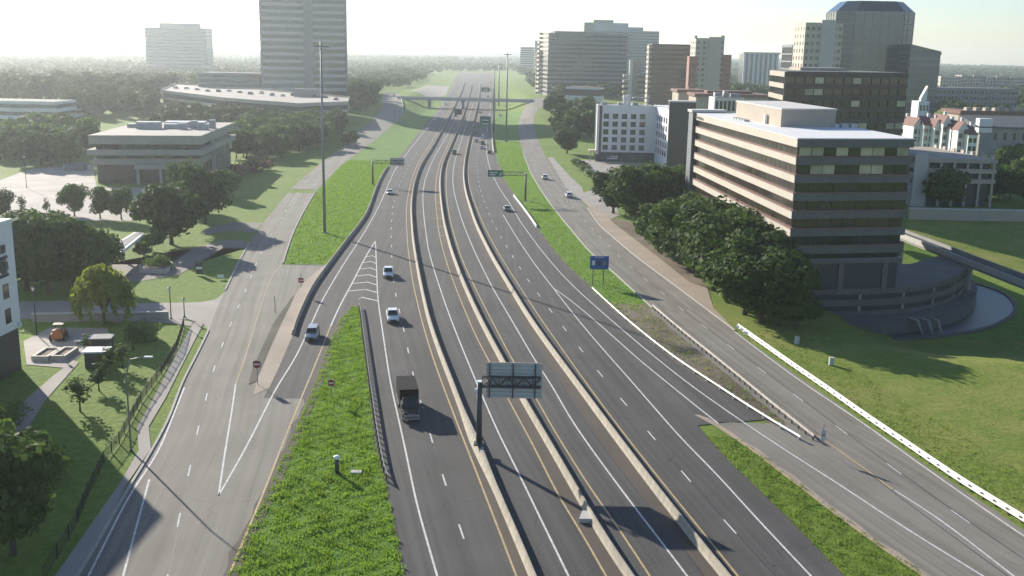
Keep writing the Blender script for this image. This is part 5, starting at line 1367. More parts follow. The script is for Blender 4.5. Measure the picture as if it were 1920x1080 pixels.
# ------------------------------------------------------------------ paths, drives and lots
polysheet('parking_lot', [(0, 338), (60, 316), (172, 308), (182, 352), (300, 352), (300, 398), (245, 414), (60, 414), (0, 390)], 'parking_lot', dz=.03)
drive = polysheet('driveway', [(425, 545), (405, 562), (375, 567), (275, 569), (120, 564), (30, 566), (30, 598), (150, 600), (260, 604), (350, 599), (380, 606), (392, 622)], 'sidewalk', dz=.045)
polysheet('service_drive', [(494, 418), (440, 417), (385, 428), (380, 442), (430, 433), (478, 436)], 'concrete_road', dz=.035)
polysheet('service_drive', [(468, 452), (420, 450), (360, 466), (318, 496), (190, 496), (150, 500), (150, 530), (260, 528), (335, 516), (378, 490), (420, 464), (458, 466)], 'concrete_road', dz=.035)
polysheet('sidewalk', [(363, 605), (385, 600), (352, 664), (325, 718), (310, 748), (279, 800), (283, 842), (240, 905), (150, 1078), (60, 1200), (20, 1200), (105, 1078), (228, 902), (260, 845), (257, 802), (298, 728), (333, 660)], 'sidewalk', dz=.06)
polysheet('garden_path', [(210, 598), (260, 594), (320, 598), (362, 604), (358, 612), (315, 606), (262, 602), (212, 606)], 'sidewalk', dz=.055)
polysheet('courtyard', [(44, 640), (95, 614), (200, 616), (214, 640), (160, 662), (138, 676), (120, 690), (50, 684)], 'parking_lot', dz=.04)
polysheet('garden_path', [(138, 676), (148, 680), (84, 752), (60, 792), (0, 845), (-40, 850), (0, 805), (42, 755), (100, 705)], 'sidewalk', dz=.05)
polysheet('sidewalk', [(1100, 383), (1118, 385), (1152, 420), (1240, 487), (1292, 529), (1326, 541), (1338, 578), (1378, 618), (1340, 594), (1282, 547), (1192, 480), (1125, 423)], 'tan_paving', dz=.06)
polysheet('planting_bed', [(1142, 408), (1180, 415), (1232, 448), (1300, 500), (1340, 560), (1326, 541), (1292, 528), (1240, 486), (1152, 419)], 'dirt', dz=.035)
polysheet('hotel_lot', [(1068, 300), (1112, 300), (1240, 307), (1225, 330), (1150, 352), (1125, 350), (1095, 318)], 'sidewalk', dz=.03)
polysheet('turn_lane', [(1027, 296), (1036, 294), (1068, 330), (1092, 352), (1098, 382), (1090, 376), (1060, 351), (1047, 330)], 'sidewalk', dz=.045)
polysheet('entrance_drive', [(1098, 384), (1092, 362), (1125, 352), (1150, 372), (1162, 404), (1142, 412), (1118, 386)], 'sidewalk', dz=.04)
polysheet('cross_street', [(716, 190), (719, 173), (750, 176), (756, 186), (754, 192), (735, 194)], 'concrete_road', dz=.03)
polysheet('cross_street', [(985, 196), (988, 186), (1030, 184), (1045, 194), (1020, 202)], 'concrete_road', dz=.06)
polysheet('far_lot', [(770, 170), (800, 160), (842, 162), (836, 178), (800, 182)], 'sidewalk', dz=.04)

# kerbs along the left frontage road
sweep_k = [(-.18, 0), (-.15, .16), (.12, .16), (.15, 0)]
for c, a, bb in ((LFL, Yb, G0(392, 620)[1]), (LFL, G0(425, 545)[1], G0(468, 455)[1])):
    o = sweep('kerb', c, a, bb, sweep_k, 'curb', z=.03); tag(o, kind='structure')
o = sweep('kerb', lambda y: 0, 1, 2, sweep_k, 'curb') if False else None
class _L:                                            # a line that is not traced but offset
    def __init__(s, c, d): s.c, s.d = c, d
    def __call__(s, y): return s.c(y) + s.d
    def head(s, y): return s.c.head(y)
for c, a, bb in ((_L(LFR, .1), yisl + 1, LFR.hi - 1), (_L(RFLu, -.1), yR2 + 1, 470), (_L(RFRu, .1), G0(1377, 620)[1], G0(1105, 390)[1])):
    tag(sweep('kerb', c, a, bb, sweep_k, 'curb', z=.03), kind='structure')

# ------------------------------------------------------------------ vehicles
mat('paint_white', (0.74, 0.74, 0.73), 0.25, 0.0, var=0.03, scale=.5, spec=.6)
mat('paint_silver', (0.42, 0.43, 0.44), 0.3, 0.5, var=0.04, scale=.5)
mat('paint_black', (0.016, 0.017, 0.018), 0.45, 0.0, var=0.1, scale=.5)
mat('truck_black', (0.012, 0.012, 0.013), 0.75, 0.0, var=0.2, scale=.5, spec=.1)
mat('paint_grey', (0.11, 0.115, 0.12), 0.3, 0.3, var=0.05, scale=.5)
mat('paint_red', (0.28, 0.03, 0.025), 0.3, 0.0, var=0.05, scale=.5)
mat('paint_blue', (0.05, 0.08, 0.16), 0.3, 0.2, var=0.05, scale=.5)
mat('car_glass', (0.012, 0.014, 0.016), 0.05, 0.0, var=0.1, scale=.5, spec=.9)
mat('tyre', (0.018, 0.018, 0.018), 0.9, var=0.2, scale=4)
mat('rim', (0.35, 0.35, 0.36), 0.35, 0.8, var=0.1, scale=4)
mat('lamp_clear', (0.62, 0.63, 0.64), 0.15, 0.2, var=0.05, scale=4)
mat('lamp_red', (0.30, 0.02, 0.015), 0.25, 0.0, var=0.05, scale=4)
mat('trim_black', (0.025, 0.025, 0.026), 0.6, var=0.1, scale=4)
def loft(secs):
    """closed skin through cross-sections (lists of points of equal length)"""
    b = MB(); n = len(secs[0])
    for s in secs: b.v += [tuple(p) for p in s]
    for i in range(len(secs) - 1):
        for j in range(n): b.f.append((i * n + j, i * n + (j + 1) % n, (i + 1) * n + (j + 1) % n, (i + 1) * n + j))
    b.f.append(tuple(range(n))[::-1]); b.f.append(tuple(range((len(secs) - 1) * n, len(secs) * n)))
    return b
TY = {}
def wheel_meshes(r):
    if r not in TY:
        t = MB(); t.tube([(-.11, 0, 0), (-.09, 0, 0), (.09, 0, 0), (.11, 0, 0)], [r * .86, r, r, r * .86], 16)
        q = MB(); q.tube([(-.115, 0, 0), (.115, 0, 0)], [r * .6, r * .6], 10)
        for k in range(5):
            a = k * 2 * math.pi / 5
            q.bar((.12, 0, 0), (.12, math.cos(a) * r * .55, math.sin(a) * r * .55), .05, .07); q.bar((-.12, 0, 0), (-.12, math.cos(a) * r * .55, math.sin(a) * r * .55), .05, .07)
        TY[r] = (t.mesh('tyre', 'tyre'), q.mesh('rim', 'rim'))
    return TY[r]
def sec(y, w, z0, zs, zt, inset):
    """body cross-section: straight sill, swelling side, shoulder, deck"""
    return [(-w * .93, y, z0), (-w, y, z0 + (zs - z0) * .45), (-w * .97, y, zs), (-w * inset, y, zt), (w * inset, y, zt), (w * .97, y, zs), (w, y, z0 + (zs - z0) * .45), (w * .93, y, z0)]
VM = {}
def vehicle_parts(kind, paint):
    """list of (part name, mesh, location, sub-parts); the nose points to +y, wheels on z = 0"""
    key = (kind, paint)
    if key in VM: return VM[key]
    if kind == 'sedan': L, Wd, hh, hr, wb, r = 4.7, .91, .95, 1.45, 2.75, .33; cab = (-1.75, -1.15, .45, 1.15); hood, tail = .92, 1.0
    elif kind == 'suv': L, Wd, hh, hr, wb, r = 4.8, .96, 1.10, 1.75, 2.8, .37; cab = (-2.25, -2.0, .55, 1.15); hood, tail = 1.05, 1.1
    elif kind == 'pickup': L, Wd, hh, hr, wb, r = 5.8, 1.0, 1.15, 1.90, 3.6, .40; cab = (-.95, -.75, .95, 1.55); hood, tail = 1.12, 1.15
    h = L / 2; z0 = .3
    ex = .965
    b = loft([sec(-h, Wd * .88, z0 + .12, tail - .22, tail - .14, .86), sec(-h + .18, Wd * .97, z0, tail - .1, tail, .90), sec(-h * .45, Wd, z0 - .05, hh - .1, hh, .92), sec(h * .3, Wd, z0 - .05, hh - .1, hh, .92), sec(h - .55, Wd * .98, z0, hood - .16, hood - .05, .88), sec(h - .12, Wd * .93, z0 + .06, hood - .3, hood - .2, .84), sec(h, Wd * .84, z0 + .15, hood - .4, hood - .32, .80)])
    P = [('body', b.mesh('body', paint, smooth=False), (0, 0, 0), [])]
    y0, y1, y2, y3 = cab; wb0, wt = Wd * .90, Wd * .72
    def cs(y, w, z): return [(-w, y, z), (w, y, z)]
    # roof shell: pillars and roof as a tapered cap
    base = [(-wb0, y0, hh - .02), (wb0, y0, hh - .02), (wb0, y3, hh - .02), (-wb0, y3, hh - .02)]; top = [(-wt, y1, hr), (wt, y1, hr), (wt, y2, hr), (-wt, y2, hr)]
    q = MB(); q.add(base + top, [(3, 2, 1, 0), (4, 5, 6, 7), (0, 1, 5, 4), (1, 2, 6, 5), (2, 3, 7, 6), (3, 0, 4, 7)]); P.append(('cabin', q.mesh('cabin', paint), (0, 0, 0), []))
    def pane(nm, A, B_, C_, D_, s=.1, o=.015):
        A, B_, C_, D_ = map(Vector, (A, B_, C_, D_)); c = (A + B_ + C_ + D_) / 4; n = (B_ - A).cross(D_ - A).normalized()
        pts = [p.lerp(c, s) + n * o for p in (A, B_, C_, D_)]; back = [p - n * .03 for p in pts]
        m_ = MB(); m_.add(pts + back, [(0, 1, 2, 3), (7, 6, 5, 4), (0, 4, 5, 1), (1, 5, 6, 2), (2, 6, 7, 3), (3, 7, 4, 0)]); return (nm, m_.mesh(nm, 'car_glass'), (0, 0, 0), [])
    P.append(pane('windscreen', base[2], base[3], top[3], top[2], .09)); P.append(pane('rear_window', base[0], base[1], top[1], top[0], .14))
    P.append(pane('side_window', base[1], base[2], top[2], top[1], .13)); P.append(pane('side_window', base[3], base[0], top[0], top[3], .13))
    t, rm = wheel_meshes(r)
    for sx in (-1, 1):
        for yy in (wb / 2 + (.05 if kind != 'pickup' else .25), -wb / 2 + (.05 if kind != 'pickup' else .2)): P.append(('wheel', t, (sx * (Wd - .09), yy, r), [('rim', rm)]))
        m_ = MB(); m_.box((0, 0, 0), (.36, .1, .15)); P.append(('headlight', m_.mesh('headlight', 'lamp_clear'), (sx * Wd * .62, h - .05, hood - .42), []))
        m_ = MB(); m_.box((0, 0, 0), (.22, .08, .3)); P.append(('tail_light', m_.mesh('tail_light', 'lamp_red'), (sx * Wd * .74, -h - .0, tail - .32), []))
        m_ = MB(); m_.box((0, 0, 0), (.2, .12, .14)); P.append(('mirror', m_.mesh('mirror', paint), (sx * (Wd + .06), y3 - .25, hh + .08), []))
    m_ = MB(); m_.box((0, 0, 0), (Wd * 1.5, .12, .16)); P.append(('bumper', m_.mesh('bumper', 'trim_black'), (0, h + .0, z0 + .2), [])); P.append(('bumper', m_.mesh('bumper', 'trim_black'), (0, -h, z0 + .25), []))
    m_ = MB(); m_.box((0, 0, 0), (Wd * .8, .08, .22)); P.append(('grille', m_.mesh('grille', 'trim_black'), (0, h + .0, hood - .5), []))
    if kind == 'pickup':
        m_ = MB(); m_.box((0, 0, 0), (1.62, 1.65, .05)); P.append(('cargo_bed', m_.mesh('cargo_bed', 'trim_black'), (0, -1.95, tail + .0), []))
    VM[key] = P; return P
def vehicle(kind, paint, pos, heading, label, name=None, group=None, simple=False):
    """heading: from +Y towards +X of the nose"""
    o = empty(name or {'sedan': 'sedan_car', 'suv': 'suv_car', 'pickup': 'pickup_truck'}[kind], pos, -heading, label, {'sedan': 'car', 'suv': 'car', 'pickup': 'pickup'}[kind], group)
    for nm, me, loc, subs in vehicle_parts(kind, paint):
        if simple and nm in ('mirror', 'bumper', 'grille', 'headlight', 'tail_light'): continue
        c = link(nm, me, o, loc)
        if not simple:
            for sn, sm_ in subs: link(sn, sm_, c)
    return o
def on(c, x, y, away):
    """a spot on the road at picture point (x, y), facing along line c"""
    p = G(x, y); p[2] += .055; hd = c.head(p[1]); return tuple(p), hd if away else hd + math.pi
VG = 'vehicles on the road'
for kind, paint, c, x, y, away, label in (
    ('pickup', 'paint_white', D_L, 728, 518, False, 'white pickup in the left lanes just past the gore tip'),
    ('pickup', 'paint_white', D_L, 736, 600, False, 'larger white pickup in the left lanes beside the guard rail end'),
    ('suv', 'paint_silver', W_RAMP, 586, 634, False, 'silver car alone on the exit ramp'),
    ('sedan', 'paint_white', D_L, 731, 364, False, 'white car in the left lanes behind the two pickups'),
    ('pickup', 'paint_grey', W_4, 852, 289, True, 'dark grey pickup in the managed lane right of the centre barrier'),
    ('sedan', 'paint_silver', W_6, 950, 395, True, 'silver car entering the right lanes near the short white rail'),
    ('suv', 'paint_white', RFD, 1021, 336, True, 'white car on the right frontage road opposite the hotel'),
    ('suv', 'paint_white', RFD, 1066, 370, True, 'white car turning at the entrance drive below the hotel'),
    ('sedan', 'paint_white', D_R, 904, 279, True, 'white car in the right lanes, nearest of the far cluster'),
    ('suv', 'paint_black', D_R, 905, 271, True, 'black car in the right lanes just ahead of the white one'),
    ('sedan', 'paint_silver', D_R, 893, 266, True, 'silver car in the innermost right lane of the far cluster'),
    ('suv', 'paint_white', D_R, 906, 260, True, 'white car in the far cluster ahead of the black one'),
    ('sedan', 'paint_grey', D_R, 891, 251, True, 'grey car entering the tower shadow in the right lanes'),
    ('sedan', 'paint_silver', D_R, 906, 253, True, 'silver car leading the far cluster in the right lanes'),
    ('sedan', 'paint_black', W_7, 918, 288, True, 'black car on the right shoulder lane beside the far cluster'),
    ('sedan', 'paint_red', D_R, 900, 212, True, 'red car in the right lanes before the overpass'),
    ('sedan', 'paint_grey', D_R, 894, 238, True, 'grey car below the far green sign'),
    ('sedan', 'paint_white', D_L, 802, 244, False, 'white car in the left lanes at the edge of the tower shadow'),
    ('sedan', 'paint_silver', D_L, 815, 226, False, 'silver car in the left lanes beyond the tower shadow'),
    ('suv', 'paint_black', W_1, 854, 219, False, 'black car in the managed lane under the small dark sign'),
    ('sedan', 'paint_white', D_L, 835, 196, False, 'white car in the left lanes under the overpass'),
    ('sedan', 'paint_red', D_R, 915, 182, True, 'red car in the right lanes beyond the overpass'),
    ('sedan', 'paint_white', W_7, 938, 218, True, 'white car right of the far green sign'),
    ('sedan', 'paint_blue', RFD, 996, 192, True, 'dark car on the right frontage road near the overpass'),
    ('sedan', 'paint_red', LFD, 738, 180, False, 'red car on the cross street above the left frontage road')):
    p, hd = on(c, x, y, away)
    vehicle(kind, paint, p, hd, label, group=VG, simple=p[1] > 420)
# parked cars in the hotel lot
for k, (x, y, pn) in enumerate(((1080, 304, 'paint_grey'), (1092, 310, 'paint_black'), (1100, 318, 'paint_black'), (1108, 326, 'paint_silver'))):
    p = G(x, y); p[2] += .05; vehicle('suv' if k % 2 else 'sedan', pn, tuple(p), R(70), ['grey car parked in the hotel lot, farthest of the row', 'black car parked second in the hotel lot row', 'black car parked third in the hotel lot row', 'silver car parked nearest in the hotel lot row'][k], group='cars in the hotel lot', simple=True)
# cars on the parking deck and in the pale lot
rv = random.Random(9)
for k in range(16):
    t = k / 15; x = 330 + t * 300; p = G0(x, 166 + 20 * t + rv.uniform(-1.0, 2.2), dz_); 
    vehicle(rv.choice(['sedan', 'suv']), rv.choice(['paint_white', 'paint_grey', 'paint_silver', 'paint_black', 'paint_blue']), (p[0], p[1], dz_ + .01), R(rv.choice([10, 190, 12])), 'car parked on the long cream parking deck below the left tower', group='cars on the parking deck', simple=True)
# dark box truck heading for the camera
p, hd = on(D_L, 766, 772, False)
bt = empty('box_truck', p, -hd, 'black box truck with a tall cargo body in the left lanes', 'truck', VG)
TW = 1.12
cb = loft([sec(1.15, TW, .55, 1.9, 2.0, .95), sec(2.5, TW, .5, 1.75, 1.85, .92), sec(2.9, TW * .98, .5, 1.3, 1.4, .92), sec(4.1, TW * .9, .5, 1.15, 1.3, .86), sec(4.35, TW * .8, .55, 1.0, 1.1, .8)])
cb.build('cab', 'paint_black', bt)
q = MB(); base = [(-.98, 1.2, 1.8), (.98, 1.2, 1.8), (.98, 3.05, 1.4), (-.98, 3.05, 1.4)]; top = [(-.85, 1.3, 2.55), (.85, 1.3, 2.55), (.85, 2.25, 2.5), (-.85, 2.25, 2.5)]
q.add(base + top, [(3, 2, 1, 0), (4, 5, 6, 7), (0, 1, 5, 4), (1, 2, 6, 5), (2, 3, 7, 6), (3, 0, 4, 7)]); q.build('cab_roof', 'paint_black', bt)
q = MB(); q.add([(.85, 3.03, 1.47), (-.85, 3.03, 1.47), (-.74, 2.31, 2.44), (.74, 2.31, 2.44)], [(0, 1, 2, 3)]); q.v = [(a, y_ + .03, z_ + .02) for a, y_, z_ in q.v]; q.build('windscreen', 'car_glass', bt)
q = MB(); q.box((0, -1.75, 1.98), (2.35, 5.6, 2.45)); q.build('cargo_box', 'truck_black', bt)
for sx in (-1, 1):
    q = MB(); q.box((sx * 1.18, -1.75, .85), (.06, 5.6, .12)); q.build('side_rail', 'galvanised', bt)
    for yy in (3.2, -2.6, -3.5): 
        w_ = link('wheel', wheel_meshes(.46)[0], bt, (sx * .98, yy, .46)); link('rim', wheel_meshes(.46)[1], w_)
    q = MB(); q.box((sx * .72, 4.32, .95), (.32, .1, .2)); q.build('headlight', 'lamp_clear', bt)
    q = MB(); q.box((sx * 1.38, 2.75, 1.75), (.22, .12, .45)); q.build('mirror', 'trim_black', bt)
q = MB(); q.box((0, 4.4, .6), (2.1, .2, .28)); q.build('bumper', 'rim', bt)
q = MB(); q.box((0, 4.36, 1.0), (.95, .1, .32)); q.build('grille', 'rim', bt)
q = MB(); q.box((0, -.8, .6), (.9, 7.6, .22)); q.build('chassis', 'trim_black', bt)
# ------------------------------------------------------------------ signs, poles and small things
mat('pole_dark', (0.075, 0.078, 0.085), 0.5, 0.3, var=0.15, scale=2)
mat('pole_grey', (0.24, 0.25, 0.25), 0.5, 0.4, var=0.1, scale=2)
mat('sign_back', (0.46, 0.48, 0.47), 0.6, 0.1, var=0.10, scale=.8)
mat('sign_green', (0.012, 0.16, 0.085), 0.5, 0.0, var=0.06, scale=.8)
mat('sign_blue', (0.015, 0.095, 0.34), 0.5, 0.0, var=0.06, scale=.8)
mat('sign_white', (0.72, 0.72, 0.70), 0.5, 0.0, var=0.04, scale=.8)
mat('sign_red', (0.30, 0.03, 0.03), 0.5, 0.0, var=0.06, scale=.8)
mat('fence_black', (0.02, 0.025, 0.024), 0.5, 0.2, var=0.1, scale=2)
mat('machine_orange', (0.34, 0.125, 0.03), 0.55, 0.0, var=0.2, scale=2)
def pole_prof(r0, r1, h, n=10):
    return MB().tube([(0, 0, 0), (0, 0, h)], [r0, r1], n)
def cantilever(label, base, zarm, hpole, arm0, arm1, panel, front, r=.32, faces_cam=False, truss=True, depth=.9):
    """base: world point; arm along +x from the pole; panel = (x0, x1, z0, z1) relative to the base"""
    root = empty('overhead_sign', tuple(base), 0, label, 'road sign', 'overhead signs')
    pole_prof(r, r * .85, hpole).build('pole', 'pole_dark', root, smooth=True)
    MB().tube([(0, 0, hpole), (0, 0, hpole + .12)], r * 1.15, 10).build('pole_cap', 'sign_white', root)
    MB().box((0, 0, .1), (r * 3.4, r * 3.4, .2)).build('base_plate', 'pole_dark', root)
    s = 1 if arm1 > arm0 else -1
    tr = MB()
    for z in (zarm - .55, zarm + .55):
        for y in (-.25, .25): tr.bar((arm0, y, z), (arm1, y, z), .13)
    n = 7
    for k in range(n):
        a, b_ = arm0 + (arm1 - arm0) * k / n, arm0 + (arm1 - arm0) * (k + 1) / n
        for y in (-.25, .25):
            tr.bar((a, y, zarm - .55), (b_, y, zarm + .55) if k % 2 == 0 else (b_, y, zarm - .55), .07); tr.bar((a, y, zarm - .55), (a, y, zarm + .55), .07)
            if k % 2: tr.bar((a, y, zarm + .55), (b_, y, zarm - .55), .07)
    tr.build('truss_arm', 'pole_dark', root)
    x0, x1, z0, z1 = panel
    yp = .5 if not faces_cam else -.5
    MB().box(((x0 + x1) / 2, yp, (z0 + z1) / 2), (x1 - x0, .08, z1 - z0)).build('panel', front if faces_cam else 'sign_back', root)
    if not faces_cam:
        MB().box(((x0 + x1) / 2, yp + .06, (z0 + z1) / 2), (x1 - x0 - .1, .03, z1 - z0 - .1)).build('panel_face', front, root)
    MB().box(((x0 + x1) / 2, yp, z1 + .05), (x1 - x0 + .05, .14, .1)).build('panel_rim', 'tan_panel', root)
    return root
bp_ = G0(898, 834, 1.0); bp_ = np.array([bp_[0], bp_[1], 1.05])
P0 = np.array(bp_)
def rel(x, y): q = AT(x, y, P0[1]); return q - P0
pl, pr = rel(911, 748), rel(1017, 685)
zt_, zb_ = rel(963, 684)[2], rel(963, 749)[2]
cs_ = cantilever('large overhead sign seen from behind on a dark pole in the median', P0, (zt_ + zb_) / 2, rel(898, 716)[2], .3, pr[0] - .1, (pl[0], pr[0], zb_, zt_), 'sign_green', r=.33)
for t in (.06, .48, .88):
    MB().box((pl[0] + (pr[0] - pl[0]) * t, .38, (zt_ + zb_) / 2), (.13, .14, zt_ - zb_)).build('stiffener', 'pole_dark', cs_)
for zz in np.linspace(zb_ + .3, zt_ - .3, 9):
    MB().box(((pl[0] + pr[0]) / 2, .44, zz), (pr[0] - pl[0], .02, .05)).build('panel_joint', 'pole_grey', cs_)
MB().box((-.35, 0, rel(898, 733)[2]), (.35, .3, .5)).build('equipment_box', 'sign_white', cs_)
# left cantilever far up the verge, seen from behind
b0 = G(699, 346); P0 = b0
pl, pr = rel(731, 300), rel(758, 300); zt_, zb_ = rel(745, 297)[2], rel(745, 311)[2]
c2 = cantilever('dark overhead sign seen from behind above the left verge', b0, (zt_ + zb_) / 2, rel(698, 302)[2], 0, pr[0] - .2, (pl[0], pr[0], zb_, zt_), 'sign_green', r=.3)
# green exit sign on the right
b0 = G(985, 377); P0 = b0
pl, pr = rel(915, 320), rel(944, 320); zt_, zb_ = rel(930, 319)[2], rel(930, 331)[2]
c3 = cantilever('green exit sign on an arm reaching over the right lanes', b0, (zt_ + zb_) / 2, rel(985, 325)[2], 0, pl[0] + .2, (pl[0], pr[0], zb_, zt_), 'sign_green', r=.3, faces_cam=True)
for k, (a, bb, z) in enumerate(((.12, .62, .66), (.12, .5, .32))):
    MB().box((pl[0] + (pr[0] - pl[0]) * (a + bb) / 2, -.56, zb_ + (zt_ - zb_) * z), ((pr[0] - pl[0]) * (bb - a), .03, .32)).build('lettering_line', 'sign_white', c3)
MB().add([(pr[0] - 1.3, -.56, zb_ + .5), (pr[0] - 1.0, -.56, zb_ + .3), (pr[0] - .35, -.56, zb_ + 1.2), (pr[0] - .7, -.56, zb_ + 1.4)], [(0, 1, 2, 3)]).build('arrow', 'sign_white', c3)
# green signs over the right lanes further on
for lab, bx, by, x0, x1, yt, yb in (('far green sign over the right lanes before the overpass', 926, 248, 900, 920, 218, 238), ('farthest green sign beyond the overpass', 924, 196, 903, 918, 164, 172)):
    b0 = G0(bx, by); P0 = b0; pl, pr = rel(x0, yt), rel(x1, yt); zt_, zb_ = rel(x0, yt)[2], rel(x0, yb)[2]
    c4 = cantilever(lab, b0, (zt_ + zb_) / 2, zt_, 0, pl[0], (pl[0], pr[0], zb_, zt_), 'sign_green', r=.35, faces_cam=True)
    for z in (.3, .65): MB().box(((pl[0] + pr[0]) / 2, -.56, zb_ + (zt_ - zb_) * z), ((pr[0] - pl[0]) * .6, .03, .5)).build('lettering_line', 'sign_white', c4)
b0 = G0(872, 226); P0 = b0; pl, pr = rel(852, 205), rel(866, 205); zt_, zb_ = rel(860, 205)[2], rel(860, 215)[2]
cantilever('small dark sign over the managed lane before the overpass', b0, (zt_ + zb_) / 2, zt_, 0, pl[0], (pl[0], pr[0], zb_, zt_), 'charcoal_panel', r=.3, faces_cam=True)
# high-mast lights
def mast(label, x, y, ytop, r=.42):
    b0 = G(x, y); h = float(AT(x, ytop, b0[1])[2] - b0[2])
    root = empty('light_mast', tuple(b0), 0, label, 'light mast', 'high-mast lights')
    MB().tube([(0, 0, 0), (0, 0, h * .5), (0, 0, h)], [r, r * .75, r * .5], 10).build('pole', 'pole_grey', root, smooth=True)
    MB().tube([(0, 0, 0), (0, 0, .3)], r * 1.8, 10).build('base_plate', 'pole_grey', root)
    MB().tube([(math.cos(a) * 1.3, math.sin(a) * 1.3, h - 1) for a in np.linspace(0, 2 * math.pi, 17)], .07, 6, False).build('lamp_ring', 'pole_grey', root)
    lm = MB().box((0, 0, 0), (.5, .8, .35)).mesh('lamp', 'pole_grey')
    for k in range(8):
        a = k * math.pi / 4; link('lamp', lm, root, (math.cos(a) * 1.5, math.sin(a) * 1.5, h - 1.1), a)
mast('tall light mast on the left verge in front of the left tower', 609, 437, 78, .38)
mast('tall light mast on the right verge beside the highway', 949, 266, 98, .5)
mast('light mast right of the overpass', 935, 199, 118, .6)
mast('thin light mast behind the far green sign', 926, 226, 122, .5)
# blue logo sign on two posts
b0 = G(1118, 534); P0 = b0
root = empty('service_sign', tuple(b0), 0, 'blue road sign with small logo panels on two posts', 'road sign')
pl, pr = rel(1106, 504), rel(1142, 480); zt_, zb_ = rel(1124, 480)[2], rel(1124, 505)[2]
for x in (1112, 1132):
    a = rel(x, 505); MB().box((a[0], .1, zb_ / 2), (.16, .16, zb_)).build('post', 'pole_dark', root)
MB().box(((pl[0] + pr[0]) / 2, 0, (zt_ + zb_) / 2), (pr[0] - pl[0], .08, zt_ - zb_)).build('panel', 'sign_blue', root)
w_ = pr[0] - pl[0]; hz2 = zt_ - zb_
for (a, z, ww, hh, m) in ((.14, .48, .16, .34, 'sign_white'), (.44, .48, .2, .34, 'charcoal_panel'), (.72, .48, .18, .3, 'steel_blue')):
    MB().box((pl[0] + w_ * (a + .04), -.06, zb_ + hz2 * z), (w_ * ww, .04, hz2 * hh)).build('logo_panel', m, root)
MB().box(((pl[0] + pr[0]) / 2, -.05, zt_ - .22), (w_ * .5, .03, .14)).build('lettering_line', 'sign_white', root)
# do-not-enter signs and other small signs
def disc_sign(label, x, y, ys, face, back=False, size=.8):
    b0 = G(x, y); h = float(AT(x, ys, b0[1])[2] - b0[2])
    root = empty('do_not_enter_sign', tuple(b0), 0, label, 'road sign', 'small road signs')
    MB().box((0, .06, h / 2), (.08, .06, h)).build('post', 'pole_grey', root)
    MB().box((0, 0, h), (size * 1.08, .03, size * 1.08)).build('plate', 'sign_back', root)
    MB().tube([(0, -.02, h), (0, -.045, h)], size * .56, 20).build('disc', face, root)
    MB().box((0, -.055, h), (size * .85, .02, size * .2)).build('bar', 'sign_white', root)
disc_sign('red do-not-enter sign beside the ditch at the tan island', 483, 722, 683, 'sign_red', size=.95)
disc_sign('red do-not-enter sign on the grass wedge beside the ramp', 622, 752, 718, 'sign_red', size=.8)
def plate_sign(label, x, y, y0, y1, w, m, posts=1, back=True):
    b0 = G(x, y); h0 = float(AT(x, y0, b0[1])[2] - b0[2]); h1 = float(AT(x, y1, b0[1])[2] - b0[2])
    root = empty('road_sign', tuple(b0), 0, label, 'road sign', 'small road signs')
    for k in range(posts): MB().box((0 if posts == 1 else (k - .5) * w * .6, .06, h1 / 2 + h0 / 2), (.08, .06, h1 + (h0 - h1) * .5 if h0 < h1 else h0)).build('post', 'pole_grey', root)
    MB().box((0, 0, (h0 + h1) / 2), (w, .05, abs(h1 - h0))).build('panel', m, root); MB().box((0, -.035, (h0 + h1) / 2), (w * .8, .02, abs(h1 - h0) * .2)).build('marking', 'sign_white' if m != 'sign_back' else 'pole_grey', root)
plate_sign('small red wrong-way sign at the top of the tan island', 565, 553, 530, 521, .95, 'sign_red')
plate_sign('narrow grey sign seen from behind where the guard rails meet', 1540, 856, 826, 806, .55, 'sign_back')
plate_sign('small dark monument sign on the shaded lawn beside the left frontage road', 374, 516, 514, 491, 1.4, 'charcoal_panel', 2)
plate_sign('low white sign board at the lawn edge by the driveway', 414, 524, 521, 515, 1.3, 'sign_white', 2)
for k, (x, y) in enumerate(((515, 585), (631, 884))):
    pass
# slim delineator post in the concrete island
b0 = G(516, 587); tag(MB().tube([(0, 0, 0), (0, 0, 3.0)], .06, 8).build('marker_post', 'pole_dark', loc=None), 'thin dark post on the concrete island beside the ditch', 'post').location = tuple(b0)
# vent pipe on the grass wedge
b0 = G(632, 888); root = empty('vent_pipe', tuple(b0), 0, 'dark pipe with a white cap standing in the grass wedge', 'pipe')
MB().tube([(0, 0, 0), (0, 0, 1.7)], .22, 12).build('pipe', 'pole_dark', root, smooth=True); MB().tube([(0, 0, 1.7), (0, 0, 1.95), (0, 0, 2.05)], [.34, .34, .2], 12).build('cap', 'sign_white', root)
b0 = G(668, 888); tag(MB().box((0, 0, .12), (1.1, .7, .3)).build('drain_slab', 'pale_concrete'), 'small pale concrete slab in the grass by the guard rail end', 'slab').location = tuple(b0)
# utility boxes on the right lawn
for k, (x, y) in enumerate(((1558, 685), (1494, 645))):
    b0 = G(x, y); root = empty('utility_box', tuple(b0), 0, ['pale green utility box on the lawn behind the white rail', 'small pale utility box at the shaded edge of the lawn'][k], 'box')
    MB().box((0, 0, .6), (.6, .5, 1.1)).build('cabinet', 'seafoam', root); MB().box((0, 0, 1.18), (.7, .6, .08)).build('lid', 'pale_concrete', root); MB().box((0, -.27, .6), (.4, .03, .8)).build('door', 'pale_concrete', root)
# debris-like concrete end block beside the centre barrier
b0 = G(1100, 974); tag(MB().prism([(-.8, -.9), (.7, -.9), (.5, .9), (-.4, .9)], 0.04, .5).build('concrete_block', 'pale_concrete'), 'loose pale concrete block beside the centre barrier', 'block').location = tuple(b0)
